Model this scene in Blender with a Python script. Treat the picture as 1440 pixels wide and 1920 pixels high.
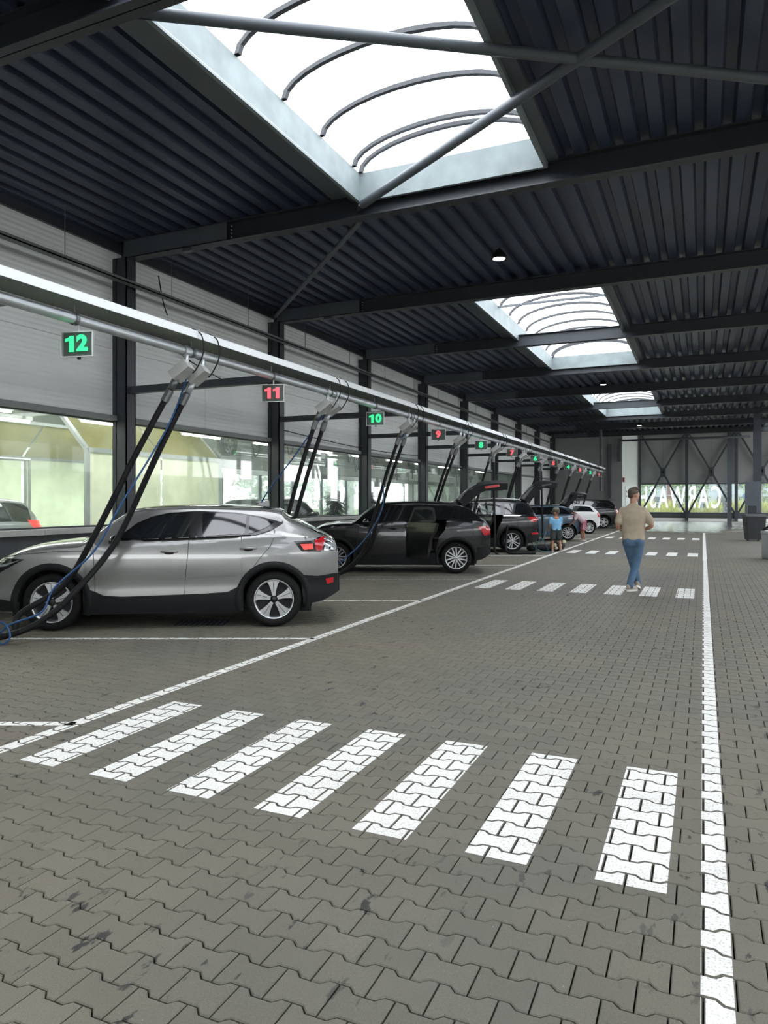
import bpy, bmesh, math, random
from mathutils import Vector, Matrix
random.seed(7)
PI = math.pi
scene = bpy.context.scene
COL = scene.collection
for o in list(bpy.data.objects):
    bpy.data.objects.remove(o)

# ------------------------------------------------------------------ camera
THETA = math.radians(24.0)            # camera looks 24 degrees left of the lane (+Y)
CAM_H = 1.6
cam_d = bpy.data.cameras.new('camera')
cam_d.sensor_fit = 'AUTO'; cam_d.sensor_width = 36.0
cam_d.lens = 36.0 * 1344.0 / 1920.0
cam_d.shift_y = -21.0 / 1920.0
cam_d.clip_end = 400.0
cam = bpy.data.objects.new('camera', cam_d); COL.objects.link(cam)
cam.location = (0, 0, CAM_H)
cam.rotation_euler = (PI / 2, 0, THETA)
scene.camera = cam

# ------------------------------------------------------------------ world: bright overcast sky
w = bpy.data.worlds.new('overcast_sky'); scene.world = w; w.use_nodes = True
nt = w.node_tree; nt.nodes.clear()
out = nt.nodes.new('ShaderNodeOutputWorld'); bg = nt.nodes.new('ShaderNodeBackground')
tc = nt.nodes.new('ShaderNodeTexCoord'); sep = nt.nodes.new('ShaderNodeSeparateXYZ')
ramp = nt.nodes.new('ShaderNodeValToRGB')
nt.links.new(tc.outputs['Generated'], sep.inputs[0]); nt.links.new(sep.outputs['Z'], ramp.inputs[0])
ramp.color_ramp.elements[0].position = 0.0; ramp.color_ramp.elements[0].color = (0.84, 0.87, 0.88, 1)
ramp.color_ramp.elements[1].position = 0.7; ramp.color_ramp.elements[1].color = (0.93, 0.955, 0.98, 1)
cloud = nt.nodes.new('ShaderNodeTexNoise'); cloud.inputs['Scale'].default_value = 2.2; cloud.inputs['Detail'].default_value = 5
nt.links.new(tc.outputs['Generated'], cloud.inputs['Vector'])
cr = nt.nodes.new('ShaderNodeMapRange'); cr.inputs['To Min'].default_value = 0.88; cr.inputs['To Max'].default_value = 1.12
nt.links.new(cloud.outputs['Fac'], cr.inputs['Value'])
mul = nt.nodes.new('ShaderNodeVectorMath'); mul.operation = 'SCALE'
nt.links.new(ramp.outputs[0], mul.inputs[0]); nt.links.new(cr.outputs[0], mul.inputs['Scale'])
nt.links.new(mul.outputs[0], bg.inputs['Color'])
bg.inputs['Strength'].default_value = 4.6
nt.links.new(bg.outputs[0], out.inputs[0])

vs = scene.view_settings
vs.view_transform = 'Standard'; vs.look = 'None'; vs.gamma = 1.0; vs.use_curve_mapping = False
vs.exposure = 0.74

def portal(name, loc, rot, sx, sy):
    l = bpy.data.lights.new(name, 'AREA'); l.shape = 'RECTANGLE'; l.size = sx; l.size_y = sy
    l.cycles.is_portal = True
    o = bpy.data.objects.new(name, l); COL.objects.link(o); o.location = loc; o.rotation_euler = rot
    return o

# ------------------------------------------------------------------ materials
MATS = {}
def mat(name, col, rough=0.6, metal=0.0, spec=0.5, noise=None, bump=None, emit=None, coat=0.0, trans=0.0, alpha=1.0):
    """noise=(scale, amount) multiplies the colour; bump=(scale, strength)"""
    if name in MATS: return MATS[name]
    m = bpy.data.materials.new(name); m.use_nodes = True; MATS[name] = m
    t = m.node_tree; b = t.nodes['Principled BSDF']
    b.inputs['Base Color'].default_value = (*col, 1); b.inputs['Roughness'].default_value = rough
    b.inputs['Metallic'].default_value = metal; b.inputs['Specular IOR Level'].default_value = spec
    b.inputs['Coat Weight'].default_value = coat; b.inputs['Coat Roughness'].default_value = 0.04
    b.inputs['Transmission Weight'].default_value = trans; b.inputs['Alpha'].default_value = alpha
    if emit:
        b.inputs['Emission Color'].default_value = (*emit[0], 1); b.inputs['Emission Strength'].default_value = emit[1]
    if noise or bump:
        co = t.nodes.new('ShaderNodeTexCoord')
    if noise:
        n = t.nodes.new('ShaderNodeTexNoise'); n.inputs['Scale'].default_value = noise[0]; n.inputs['Detail'].default_value = 4
        t.links.new(co.outputs['Object'], n.inputs['Vector'])
        r = t.nodes.new('ShaderNodeMapRange'); r.inputs['From Min'].default_value = 0.3; r.inputs['From Max'].default_value = 0.7
        r.inputs['To Min'].default_value = 1 - noise[1]; r.inputs['To Max'].default_value = 1 + noise[1]
        t.links.new(n.outputs['Fac'], r.inputs['Value'])
        v = t.nodes.new('ShaderNodeVectorMath'); v.operation = 'SCALE'; v.inputs[0].default_value = col
        t.links.new(r.outputs[0], v.inputs['Scale']); t.links.new(v.outputs[0], b.inputs['Base Color'])
    if bump:
        n2 = t.nodes.new('ShaderNodeTexNoise'); n2.inputs['Scale'].default_value = bump[0]; n2.inputs['Detail'].default_value = 4
        t.links.new(co.outputs['Object'], n2.inputs['Vector'])
        bp = t.nodes.new('ShaderNodeBump'); bp.inputs['Strength'].default_value = bump[1]; bp.inputs['Distance'].default_value = 0.01
        t.links.new(n2.outputs['Fac'], bp.inputs['Height']); t.links.new(bp.outputs[0], b.inputs['Normal'])
    return m

def glass_mat(name, tint, haze=0.1, haze_col=(0.8, 0.85, 0.82), gloss=0.08, noise_scale=1.2, haze_var=0.5, rough=0.02, fine=None):
    """thin pane: transparent + fresnel gloss + patchy translucent fog"""
    m = bpy.data.materials.new(name); m.use_nodes = True; MATS[name] = m
    t = m.node_tree; t.nodes.clear()
    o = t.nodes.new('ShaderNodeOutputMaterial')
    tr = t.nodes.new('ShaderNodeBsdfTransparent'); tr.inputs[0].default_value = (*tint, 1)
    gl = t.nodes.new('ShaderNodeBsdfGlossy'); gl.inputs['Roughness'].default_value = rough; gl.inputs[0].default_value = (1, 1, 1, 1)
    tl = t.nodes.new('ShaderNodeBsdfTranslucent'); tl.inputs[0].default_value = (*haze_col, 1)
    df = t.nodes.new('ShaderNodeBsdfDiffuse'); df.inputs[0].default_value = (*haze_col, 1)
    mh = t.nodes.new('ShaderNodeMixShader'); mh.inputs[0].default_value = 0.35
    t.links.new(tl.outputs[0], mh.inputs[1]); t.links.new(df.outputs[0], mh.inputs[2])
    m1 = t.nodes.new('ShaderNodeMixShader'); t.links.new(tr.outputs[0], m1.inputs[1]); t.links.new(mh.outputs[0], m1.inputs[2])
    co = t.nodes.new('ShaderNodeNewGeometry')
    n = t.nodes.new('ShaderNodeTexNoise'); n.inputs['Scale'].default_value = noise_scale; n.inputs['Detail'].default_value = 6
    t.links.new(co.outputs['Position'], n.inputs['Vector'])
    r = t.nodes.new('ShaderNodeMapRange'); r.inputs['From Min'].default_value = 0.3; r.inputs['From Max'].default_value = 0.7
    r.inputs['To Min'].default_value = haze * (1 - haze_var); r.inputs['To Max'].default_value = min(1, haze * (1 + haze_var))
    t.links.new(n.outputs['Fac'], r.inputs['Value'])
    t.links.new(r.outputs[0], m1.inputs[0])
    fr = t.nodes.new('ShaderNodeFresnel'); fr.inputs[0].default_value = 1.22
    ms = t.nodes.new('ShaderNodeMath'); ms.operation = 'MULTIPLY_ADD'; ms.inputs[1].default_value = 0.4; ms.inputs[2].default_value = gloss * 0.02
    t.links.new(fr.outputs[0], ms.inputs[0])
    m2 = t.nodes.new('ShaderNodeMixShader'); t.links.new(ms.outputs[0], m2.inputs[0])
    t.links.new(m1.outputs[0], m2.inputs[1]); t.links.new(gl.outputs[0], m2.inputs[2]); t.links.new(m2.outputs[0], o.inputs[0])
    return m

STEEL = mat('dark_steel_paint', (0.030, 0.036, 0.044), 0.42, noise=(1.5, 0.12))
STEEL2 = mat('grey_steel_paint', (0.085, 0.098, 0.112), 0.45, noise=(1.5, 0.1))
DECK = mat('dark_roof_deck', (0.037, 0.051, 0.086), 0.42, noise=(0.7, 0.15))
GALV = mat('galvanised_steel', (0.55, 0.58, 0.60), 0.42, 0.75, noise=(6, 0.12))
CURB = mat('skylight_curb_zinc', (0.21, 0.25, 0.255), 0.55, 0.0, noise=(3, 0.15))
WHITE = mat('white_paint', (0.75, 0.75, 0.73), 0.55)
BLACK = mat('black_plastic', (0.010, 0.011, 0.012), 0.5, spec=0.25)
RUBBER = mat('black_rubber', (0.014, 0.014, 0.015), 0.62, bump=(40, 0.2))
CHROME = mat('bright_chrome', (0.8, 0.8, 0.82), 0.15, 1.0)

# ------------------------------------------------------------------ object helpers
def new_obj(name, mesh, material=None, parent=None, smooth=False):
    o = bpy.data.objects.new(name, mesh); COL.objects.link(o)
    if material is not None and len(mesh.materials) == 0: mesh.materials.append(material)
    if parent is not None: o.parent = parent
    if smooth:
        mesh.polygons.foreach_set('use_smooth', [True] * len(mesh.polygons))
    return o

def tag(o, label=None, cat=None, group=None, kind=None):
    if label: o['label'] = label
    if cat: o['category'] = cat
    if group: o['group'] = group
    if kind: o['kind'] = kind
    return o

def empty(name, loc=(0, 0, 0), rz=0.0, parent=None):
    o = bpy.data.objects.new(name, None); COL.objects.link(o)
    o.location = loc; o.rotation_euler = (0, 0, rz); o.empty_display_size = 0.1
    if parent: o.parent = parent
    return o

def thing(name, label, cat, loc=(0, 0, 0), rz=0.0, group=None):
    return tag(empty(name, loc, rz), label, cat, group)

def structure(name, loc=(0, 0, 0)):
    return tag(empty(name, loc), kind='structure')

def copy_tree(o, parent=None):
    c = o.copy(); COL.objects.link(c); c.parent = parent
    for ch in o.children:
        if ch is not c: copy_tree(ch, c)
    return c

class MB:
    """collects geometry for ONE mesh object"""
    def __init__(s): s.v = []; s.f = []
    def add(s, vs, fs):
        k = len(s.v); s.v += [tuple(p) for p in vs]; s.f += [tuple(i + k for i in q) for q in fs]; return s
    def box(s, x0, x1, y0, y1, z0, z1):
        vs = [(x0, y0, z0), (x1, y0, z0), (x1, y1, z0), (x0, y1, z0), (x0, y0, z1), (x1, y0, z1), (x1, y1, z1), (x0, y1, z1)]
        return s.add(vs, [(0, 3, 2, 1), (4, 5, 6, 7), (0, 1, 5, 4), (1, 2, 6, 5), (2, 3, 7, 6), (3, 0, 4, 7)])
    def cbox(s, c, d, M=None):
        x, y, z = d[0] / 2, d[1] / 2, d[2] / 2
        vs = [Vector(p) for p in [(-x, -y, -z), (x, -y, -z), (x, y, -z), (-x, y, -z), (-x, -y, z), (x, -y, z), (x, y, z), (-x, y, z)]]
        if M is not None: vs = [M @ p for p in vs]
        return s.add([p + Vector(c) for p in vs], [(0, 3, 2, 1), (4, 5, 6, 7), (0, 1, 5, 4), (1, 2, 6, 5), (2, 3, 7, 6), (3, 0, 4, 7)])
    def bar(s, a, b, w, h, up=(0, 0, 1)):
        a, b = Vector(a), Vector(b); d = (b - a).normalized(); u = Vector(up)
        r = d.cross(u)
        if r.length < 1e-4: r = d.cross(Vector((1, 0, 0)))
        r.normalize(); u = r.cross(d).normalized()
        vs = [p + r * (sx * w / 2) + u * (sz * h / 2) for p in (a, b) for sx, sz in ((-1, -1), (1, -1), (1, 1), (-1, 1))]
        return s.add(vs, [(0, 1, 2, 3), (7, 6, 5, 4), (0, 4, 5, 1), (1, 5, 6, 2), (2, 6, 7, 3), (3, 7, 4, 0)])
    def tube(s, pts, r, n=8, caps=True):
        pts = [Vector(p) for p in pts]; m = len(pts)
        rs = r if isinstance(r, (list, tuple)) else [r] * m
        k = len(s.v); ref = None
        for i, p in enumerate(pts):
            d = (pts[min(i + 1, m - 1)] - pts[max(i - 1, 0)])
            d = d.normalized() if d.length > 1e-9 else Vector((0, 0, 1))
            if ref is None:
                ref = Vector((0, 0, 1)) if abs(d.z) < 0.9 else Vector((1, 0, 0))
            a = d.cross(ref)
            if a.length < 1e-6: a = d.orthogonal()
            a.normalize(); b = d.cross(a).normalized(); ref = -b if False else a.cross(d)
            for j in range(n):
                t = 2 * PI * j / n
                s.v.append(tuple(p + a * (rs[i] * math.cos(t)) + b * (rs[i] * math.sin(t))))
        for i in range(m - 1):
            for j in range(n):
                j2 = (j + 1) % n
                s.f.append((k + i * n + j, k + i * n + j2, k + (i + 1) * n + j2, k + (i + 1) * n + j))
        if caps:
            s.f.append(tuple(k + j for j in range(n))[::-1]); s.f.append(tuple(k + (m - 1) * n + j for j in range(n)))
        return s
    def lathe(s, prof, n=24, axis='z', c=(0, 0, 0), closed=False):
        k = len(s.v); m = len(prof); c = Vector(c)
        for (r, h) in prof:
            for j in range(n):
                t = 2 * PI * j / n
                if axis == 'z': p = (r * math.cos(t), r * math.sin(t), h)
                elif axis == 'y': p = (r * math.cos(t), h, r * math.sin(t))
                else: p = (h, r * math.cos(t), r * math.sin(t))
                s.v.append(tuple(Vector(p) + c))
        for i in range(m - 1 + (1 if closed else 0)):
            i2 = (i + 1) % m
            for j in range(n):
                j2 = (j + 1) % n
                s.f.append((k + i * n + j, k + i * n + j2, k + i2 * n + j2, k + i2 * n + j))
        return s
    def prism(s, poly, M, depth):
        """2d poly extruded along local z, placed by matrix M"""
        n = len(poly)
        vs = [M @ Vector((p[0], p[1], 0)) for p in poly] + [M @ Vector((p[0], p[1], depth)) for p in poly]
        fs = [tuple(range(n))[::-1], tuple(range(n, 2 * n))] + [(i, (i + 1) % n, n + (i + 1) % n, n + i) for i in range(n)]
        return s.add(vs, fs)
    def ell(s, c, r, n=12, m=8, M=None):
        k = len(s.v); c = Vector(c)
        for i in range(m + 1):
            ph = -PI / 2 + PI * i / m
            for j in range(n):
                t = 2 * PI * j / n
                p = Vector((r[0] * math.cos(ph) * math.cos(t), r[1] * math.cos(ph) * math.sin(t), r[2] * math.sin(ph)))
                if M is not None: p = M @ p
                s.v.append(tuple(p + c))
        for i in range(m):
            for j in range(n):
                j2 = (j + 1) % n
                s.f.append((k + i * n + j, k + i * n + j2, k + (i + 1) * n + j2, k + (i + 1) * n + j))
        return s
    def mesh(s, name):
        me = bpy.data.meshes.new(name); me.from_pydata(s.v, [], s.f); me.update(); return me
    def build(s, name, material, parent=None, smooth=False, fix=False):
        me = s.mesh(name)
        if fix:
            b = bmesh.new(); b.from_mesh(me); bmesh.ops.remove_doubles(b, verts=b.verts, dist=1e-5)
            bmesh.ops.recalc_face_normals(b, faces=b.faces); b.to_mesh(me); b.free()
        return new_obj(name, me, material, parent, smooth)

def auto_smooth(o, deg=35):
    me = o.data
    me.polygons.foreach_set('use_smooth', [True] * len(me.polygons))
    b = bmesh.new(); b.from_mesh(me)
    for e in b.edges:
        if len(e.link_faces) == 2:
            try: e.smooth = e.calc_face_angle(0) < math.radians(deg)
            except Exception: pass
    b.to_mesh(me); b.free()

def cat_rom(pts, n=8):
    """smooth path through points"""
    P = [Vector(p) for p in pts]; outp = []
    for i in range(len(P) - 1):
        p0 = P[max(i - 1, 0)]; p1 = P[i]; p2 = P[i + 1]; p3 = P[min(i + 2, len(P) - 1)]
        for k in range(n):
            t = k / n
            outp.append(0.5 * ((2 * p1) + (p2 - p0) * t + (2 * p0 - 5 * p1 + 4 * p2 - p3) * t * t + (3 * p1 - p0 - 3 * p2 + p3) * t ** 3))
    outp.append(P[-1]); return outp

def text_mesh(txt, size, depth, name, bold=0.0):
    c = bpy.data.curves.new(name, 'FONT'); c.body = txt; c.size = size; c.extrude = depth; c.offset = bold
    c.align_x = 'CENTER'; c.align_y = 'CENTER'; c.resolution_u = 3; c.space_character = 1.25
    o = bpy.data.objects.new(name, c); COL.objects.link(o)
    bpy.context.view_layer.update()
    me = bpy.data.meshes.new_from_object(o.evaluated_get(bpy.context.evaluated_depsgraph_get()))
    bpy.data.objects.remove(o); bpy.data.curves.remove(c); me.name = name
    return me

def pchip(pts):
    """monotone-ish cubic interpolation through (x, y) sorted by x"""
    xs = [p[0] for p in pts]; ys = [p[1] for p in pts]; n = len(xs)
    h = [xs[i + 1] - xs[i] for i in range(n - 1)]; dl = [(ys[i + 1] - ys[i]) / h[i] for i in range(n - 1)]
    m = [dl[0]] + [0.0] * (n - 2) + [dl[-1]]
    for i in range(1, n - 1):
        if dl[i - 1] * dl[i] <= 0: m[i] = 0
        else:
            w1 = 2 * h[i] + h[i - 1]; w2 = h[i] + 2 * h[i - 1]
            m[i] = (w1 + w2) / (w1 / dl[i - 1] + w2 / dl[i])
    def fn(x):
        if x <= xs[0]: return ys[0]
        if x >= xs[-1]: return ys[-1]
        i = 0
        while x > xs[i + 1]: i += 1
        t = (x - xs[i]) / h[i]
        return ((2 * t ** 3 - 3 * t * t + 1) * ys[i] + (t ** 3 - 2 * t * t + t) * h[i] * m[i]
                + (-2 * t ** 3 + 3 * t * t) * ys[i + 1] + (t ** 3 - t * t) * h[i] * m[i + 1])
    return fn

# ================================================================== FLOOR
def paver_mat(name, brick=False, wet=False):
    m = bpy.data.materials.new(name); m.use_nodes = True; t = m.node_tree; b = t.nodes['Principled BSDF']
    g = t.nodes.new('ShaderNodeNewGeometry')
    def noise(scale, detail=3, rough=0.55, vec=None):
        n = t.nodes.new('ShaderNodeTexNoise'); n.inputs['Scale'].default_value = scale; n.inputs['Detail'].default_value = detail
        n.inputs['Roughness'].default_value = rough
        t.links.new(vec if vec else g.outputs['Position'], n.inputs['Vector']); return n.outputs['Fac']
    def rng(src, a, b_, c, d):
        r = t.nodes.new('ShaderNodeMapRange'); r.inputs['From Min'].default_value = a; r.inputs['From Max'].default_value = b_
        r.inputs['To Min'].default_value = c; r.inputs['To Max'].default_value = d; t.links.new(src, r.inputs['Value']); return r.outputs[0]
    def mix(fac, c1, c2):
        n = t.nodes.new('ShaderNodeMix'); n.data_type = 'RGBA'
        if isinstance(fac, float): n.inputs['Factor'].default_value = fac
        else: t.links.new(fac, n.inputs['Factor'])
        for key, c in (('A', c1), ('B', c2)):
            sck = [s for s in n.inputs if s.name == key and s.type == 'RGBA'][0]
            if isinstance(c, tuple): sck.default_value = (*c, 1)
            else: t.links.new(c, sck)
        return [s for s in n.outputs if s.type == 'RGBA'][0]
    # clean dark grey, brownish dirt in patches, faint red and moss tints
    c = mix(rng(noise(0.35, 4), 0.4, 0.62, 0, 1), (0.133, 0.127, 0.102), (0.156, 0.141, 0.106))
    c = mix(rng(noise(1.1, 3), 0.58, 0.78, 0, 0.45), c, (0.185, 0.175, 0.13))
    c = mix(rng(noise(0.5, 2), 0.60, 0.74, 0, 0.4), c, (0.19, 0.15, 0.125))
    oi = t.nodes.new('ShaderNodeObjectInfo')
    s = t.nodes.new('ShaderNodeMath'); s.operation = 'ADD'
    t.links.new(g.outputs['Random Per Island'], s.inputs[0]); t.links.new(oi.outputs['Random'], s.inputs[1])
    fr = t.nodes.new('ShaderNodeMath'); fr.operation = 'FRACT'; t.links.new(s.outputs[0], fr.inputs[0])
    v = t.nodes.new('ShaderNodeVectorMath'); v.operation = 'SCALE'; t.links.new(c, v.inputs[0])
    t.links.new(rng(fr.outputs[0], 0, 1, 0.94, 1.07), v.inputs['Scale']); c = v.outputs[0]
    grain = noise(260, 2, 0.7)
    v = t.nodes.new('ShaderNodeVectorMath'); v.operation = 'SCALE'; t.links.new(c, v.inputs[0])
    t.links.new(rng(grain, 0.3, 0.7, 0.78, 1.22), v.inputs['Scale']); c = v.outputs[0]
    # oil and water drips with shapes of their own
    mp = t.nodes.new('ShaderNodeMapping'); mp.inputs['Scale'].default_value = (6.5, 2.6, 1); mp.inputs['Rotation'].default_value = (0, 0, 0.25)
    t.links.new(g.outputs['Position'], mp.inputs['Vector'])
    spot = noise(2.1, 4, 0.6, mp.outputs[0]); zone = noise(0.45, 2)
    sm = t.nodes.new('ShaderNodeMath'); sm.operation = 'MULTIPLY'
    t.links.new(rng(spot, 0.62, 0.66, 0, 0.9), sm.inputs[0]); t.links.new(rng(zone, 0.42, 0.56, 0, 1), sm.inputs[1])
    c = mix(sm.outputs[0], c, (0.022, 0.022, 0.022))
    fleck = noise(34, 1, 0.5)
    c = mix(rng(fleck, 0.80, 0.82, 0, 0.7), c, (0.32, 0.32, 0.31))
    rgh = 0.68
    if brick:
        br = t.nodes.new('ShaderNodeTexBrick'); br.inputs['Scale'].default_value = 1.0
        br.inputs['Brick Width'].default_value = 0.2; br.inputs['Row Height'].default_value = 0.14; br.inputs['Mortar Size'].default_value = 0.005
        br.inputs['Color1'].default_value = (0, 0, 0, 1); br.inputs['Color2'].default_value = (0, 0, 0, 1); br.inputs['Mortar'].default_value = (1, 1, 1, 1)
        t.links.new(g.outputs['Position'], br.inputs['Vector'])
        c = mix(br.outputs['Color'], c, (0.045, 0.043, 0.038))
    t.links.new(c, b.inputs['Base Color'])
    b.inputs['Roughness'].default_value = rgh; b.inputs['Specular IOR Level'].default_value = 0.35
    if wet:
        # standing water film: ragged patch, smooth where wet
        wn = noise(0.55, 5, 0.65)
        sp = t.nodes.new('ShaderNodeSeparateXYZ'); t.links.new(g.outputs['Position'], sp.inputs[0])
        ry = rng(sp.outputs['Y'], 36.5, 45.0, -0.25, 0.3)
        rxl = rng(sp.outputs['X'], -4.4, -2.6, -0.3, 0.0); rxr = rng(sp.outputs['X'], 0.2, 2.0, 0.0, -0.35)
        a1 = t.nodes.new('ShaderNodeMath'); a1.operation = 'ADD'; t.links.new(wn, a1.inputs[0]); t.links.new(ry, a1.inputs[1])
        a2 = t.nodes.new('ShaderNodeMath'); a2.operation = 'ADD'; t.links.new(a1.outputs[0], a2.inputs[0]); t.links.new(rxl, a2.inputs[1])
        a3 = t.nodes.new('ShaderNodeMath'); a3.operation = 'ADD'; t.links.new(a2.outputs[0], a3.inputs[0]); t.links.new(rxr, a3.inputs[1])
        t.links.new(rng(a3.outputs[0], 0.44, 0.52, 0.68, 0.20), b.inputs['Roughness'])
        t.links.new(rng(a3.outputs[0], 0.44, 0.52, 0.35, 1.0), b.inputs['Specular IOR Level'])
    bp = t.nodes.new('ShaderNodeBump'); bp.inputs['Strength'].default_value = 0.12 if not wet else 0.0; bp.inputs['Distance'].default_value = 0.003
    t.links.new(grain, bp.inputs['Height']); t.links.new(bp.outputs[0], b.inputs['Normal'])
    return m
PAVER = paver_mat('concrete_paver'); PAVER_FAR = paver_mat('concrete_paver_far', brick=True); PAVER_WET = paver_mat('concrete_paver_wet', brick=True, wet=True)
SAND = mat('joint_sand', (0.010, 0.009, 0.008), 0.95)

def paint_mat():
    m = bpy.data.materials.new('road_paint'); m.use_nodes = True; t = m.node_tree; b = t.nodes['Principled BSDF']
    g = t.nodes.new('ShaderNodeNewGeometry')
    n1 = t.nodes.new('ShaderNodeTexNoise'); n1.inputs['Scale'].default_value = 95; n1.inputs['Detail'].default_value = 3; n1.inputs['Roughness'].default_value = 0.7
    n2 = t.nodes.new('ShaderNodeTexNoise'); n2.inputs['Scale'].default_value = 2.3; n2.inputs['Detail'].default_value = 3
    for n in (n1, n2): t.links.new(g.outputs['Position'], n.inputs['Vector'])
    a = t.nodes.new('ShaderNodeMath'); a.operation = 'MULTIPLY_ADD'; a.inputs[1].default_value = 0.22
    t.links.new(n2.outputs['Fac'], a.inputs[0]); t.links.new(n1.outputs['Fac'], a.inputs[2])
    r = t.nodes.new('ShaderNodeMapRange'); r.inputs['From Min'].default_value = 0.62; r.inputs['From Max'].default_value = 0.80
    t.links.new(a.outputs[0], r.inputs['Value'])
    mx = t.nodes.new('ShaderNodeMix'); mx.data_type = 'RGBA'
    sA = [s for s in mx.inputs if s.name == 'A' and s.type == 'RGBA'][0]; sB = [s for s in mx.inputs if s.name == 'B' and s.type == 'RGBA'][0]
    sA.default_value = (0.84, 0.83, 0.77, 1); sB.default_value = (0.38, 0.37, 0.345, 1)
    t.links.new(r.outputs[0], mx.inputs['Factor'])
    t.links.new([s for s in mx.outputs if s.type == 'RGBA'][0], b.inputs['Base Color'])
    b.inputs['Roughness'].default_value = 0.6
    return m
PAINT = paint_mat()

BL, BR = 0.2, 0.14                         # block length along X, row pitch along Y
ZX0, ZX1, ZY0, ZY1 = -9.6, 3.6, 0.98, 21.0  # zone of modelled blocks
def outline(e):
    h = 0.0825 - e; q = 0.0575 - e; x = 0.1 - e
    return [(-x, h), (-.0625 - e * .4, h), (-.0375 - e * .4, q), (.0375 + e * .4, q), (.0625 + e * .4, h), (x, h),
            (x, -h), (.0625 + e * .4, -h), (.0375 + e * .4, -q), (-.0375 - e * .4, -q), (-.0625 - e * .4, -h), (-x, -h)][::-1]
O_OUT, O_TOP = outline(0.0028), outline(0.0068)
BV = [(x, y, 0.0) for x, y in O_TOP] + [(x, y, -0.004) for x, y in O_OUT] + [(x, y, -0.03) for x, y in O_OUT]
BF = [tuple(range(12))] + [(i, 12 + i, 12 + (i + 1) % 12, (i + 1) % 12) for i in range(12)] + [(12 + i, 24 + i, 24 + (i + 1) % 12, 12 + (i + 1) % 12) for i in range(12)]
b_ = MB(); b_.add(BV, BF); me_block = b_.mesh('paving_block'); me_block.materials.append(PAVER)
blocks = []
j = 0; y = ZY0 + BR / 2
while y < ZY1:
    x = ZX0 + BL / 2 + (BL / 2 if j % 2 else 0)
    while x < ZX1:
        blocks.append((x, y)); x += BL
    y += BR; j += 1
S_, C_ = math.sin(THETA), math.cos(THETA)
def in_view(p, mgn=0.03):
    d = -p[0] * S_ + p[1] * C_
    if d < 0.5: return None
    u = (p[0] * C_ + p[1] * S_) / d
    yy = 939 + 1344 * CAM_H / d
    if abs(u) * 1344 > 720 + 60 or yy > 1920 + 90: return None
    return d
vis = sorted([(in_view(p), i) for i, p in enumerate(blocks) if in_view(p) is not None])
near = set(i for d, i in vis[:300])
floor = structure('floor')
g_ = MB().box(-40, 40, -30, 120, -0.5, -0.018).build('floor_bed', SAND, floor)
FARM = MB()
for (x0, x1, y0, y1) in [(-16.2, 40, -30, ZY0), (-16.2, ZX0, ZY0, ZY1), (ZX1, 40, ZY0, ZY1), (-16.2, 40, ZY1, 36.0), (-40, -16.2, -30, 120)]:
    FARM.add([(x0, y0, 0), (x1, y0, 0), (x1, y1, 0), (x0, y1, 0)], [(0, 1, 2, 3)])
FARM.build('distant_paving', PAVER_FAR, floor)
MB().add([(-16.2, 36, 0), (40, 36, 0), (40, 64, 0), (-16.2, 64, 0)], [(0, 1, 2, 3)]).build('wet_paving', PAVER_WET, floor)
rest = MB()
for i, (x, y) in enumerate(blocks):
    dz = random.uniform(-0.0012, 0.0)
    if i in near:
        o = new_obj('paving_block', me_block, None, floor); o.location = (x, y, dz)
        o.rotation_euler = (random.uniform(-.004, .004), random.uniform(-.004, .004), random.uniform(-.004, .004))
    else:
        k = len(rest.v)
        rest.v += [(x + a, y + b, c + dz) for a, b, c in BV]
        rest.f += [tuple(q + k for q in fc) for fc in BF]
o = rest.build('paving_blocks', PAVER, floor); o['kind'] = 'stuff'

# ---- painted markings, broken by the joints between the blocks
def clip_poly(poly, quad):
    """clip poly by convex quad (counter-clockwise)"""
    outp = list(poly)
    for i in range(len(quad)):
        a, b = quad[i], quad[(i + 1) % len(quad)]
        nx, ny = -(b[1] - a[1]), b[0] - a[0]
        inp = outp; outp = []
        if not inp: return []
        for q in range(len(inp)):
            p, r = inp[q], inp[(q + 1) % len(inp)]
            dp = (p[0] - a[0]) * nx + (p[1] - a[1]) * ny; dr = (r[0] - a[0]) * nx + (r[1] - a[1]) * ny
            if dp >= 0: outp.append(p)
            if dp * dr < 0:
                tt = dp / (dp - dr); outp.append((p[0] + (r[0] - p[0]) * tt, p[1] + (r[1] - p[1]) * tt))
    return outp
def area2(p): return sum(p[i][0] * p[(i + 1) % len(p)][1] - p[(i + 1) % len(p)][0] * p[i][1] for i in range(len(p)))
PZ = 0.0011
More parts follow.
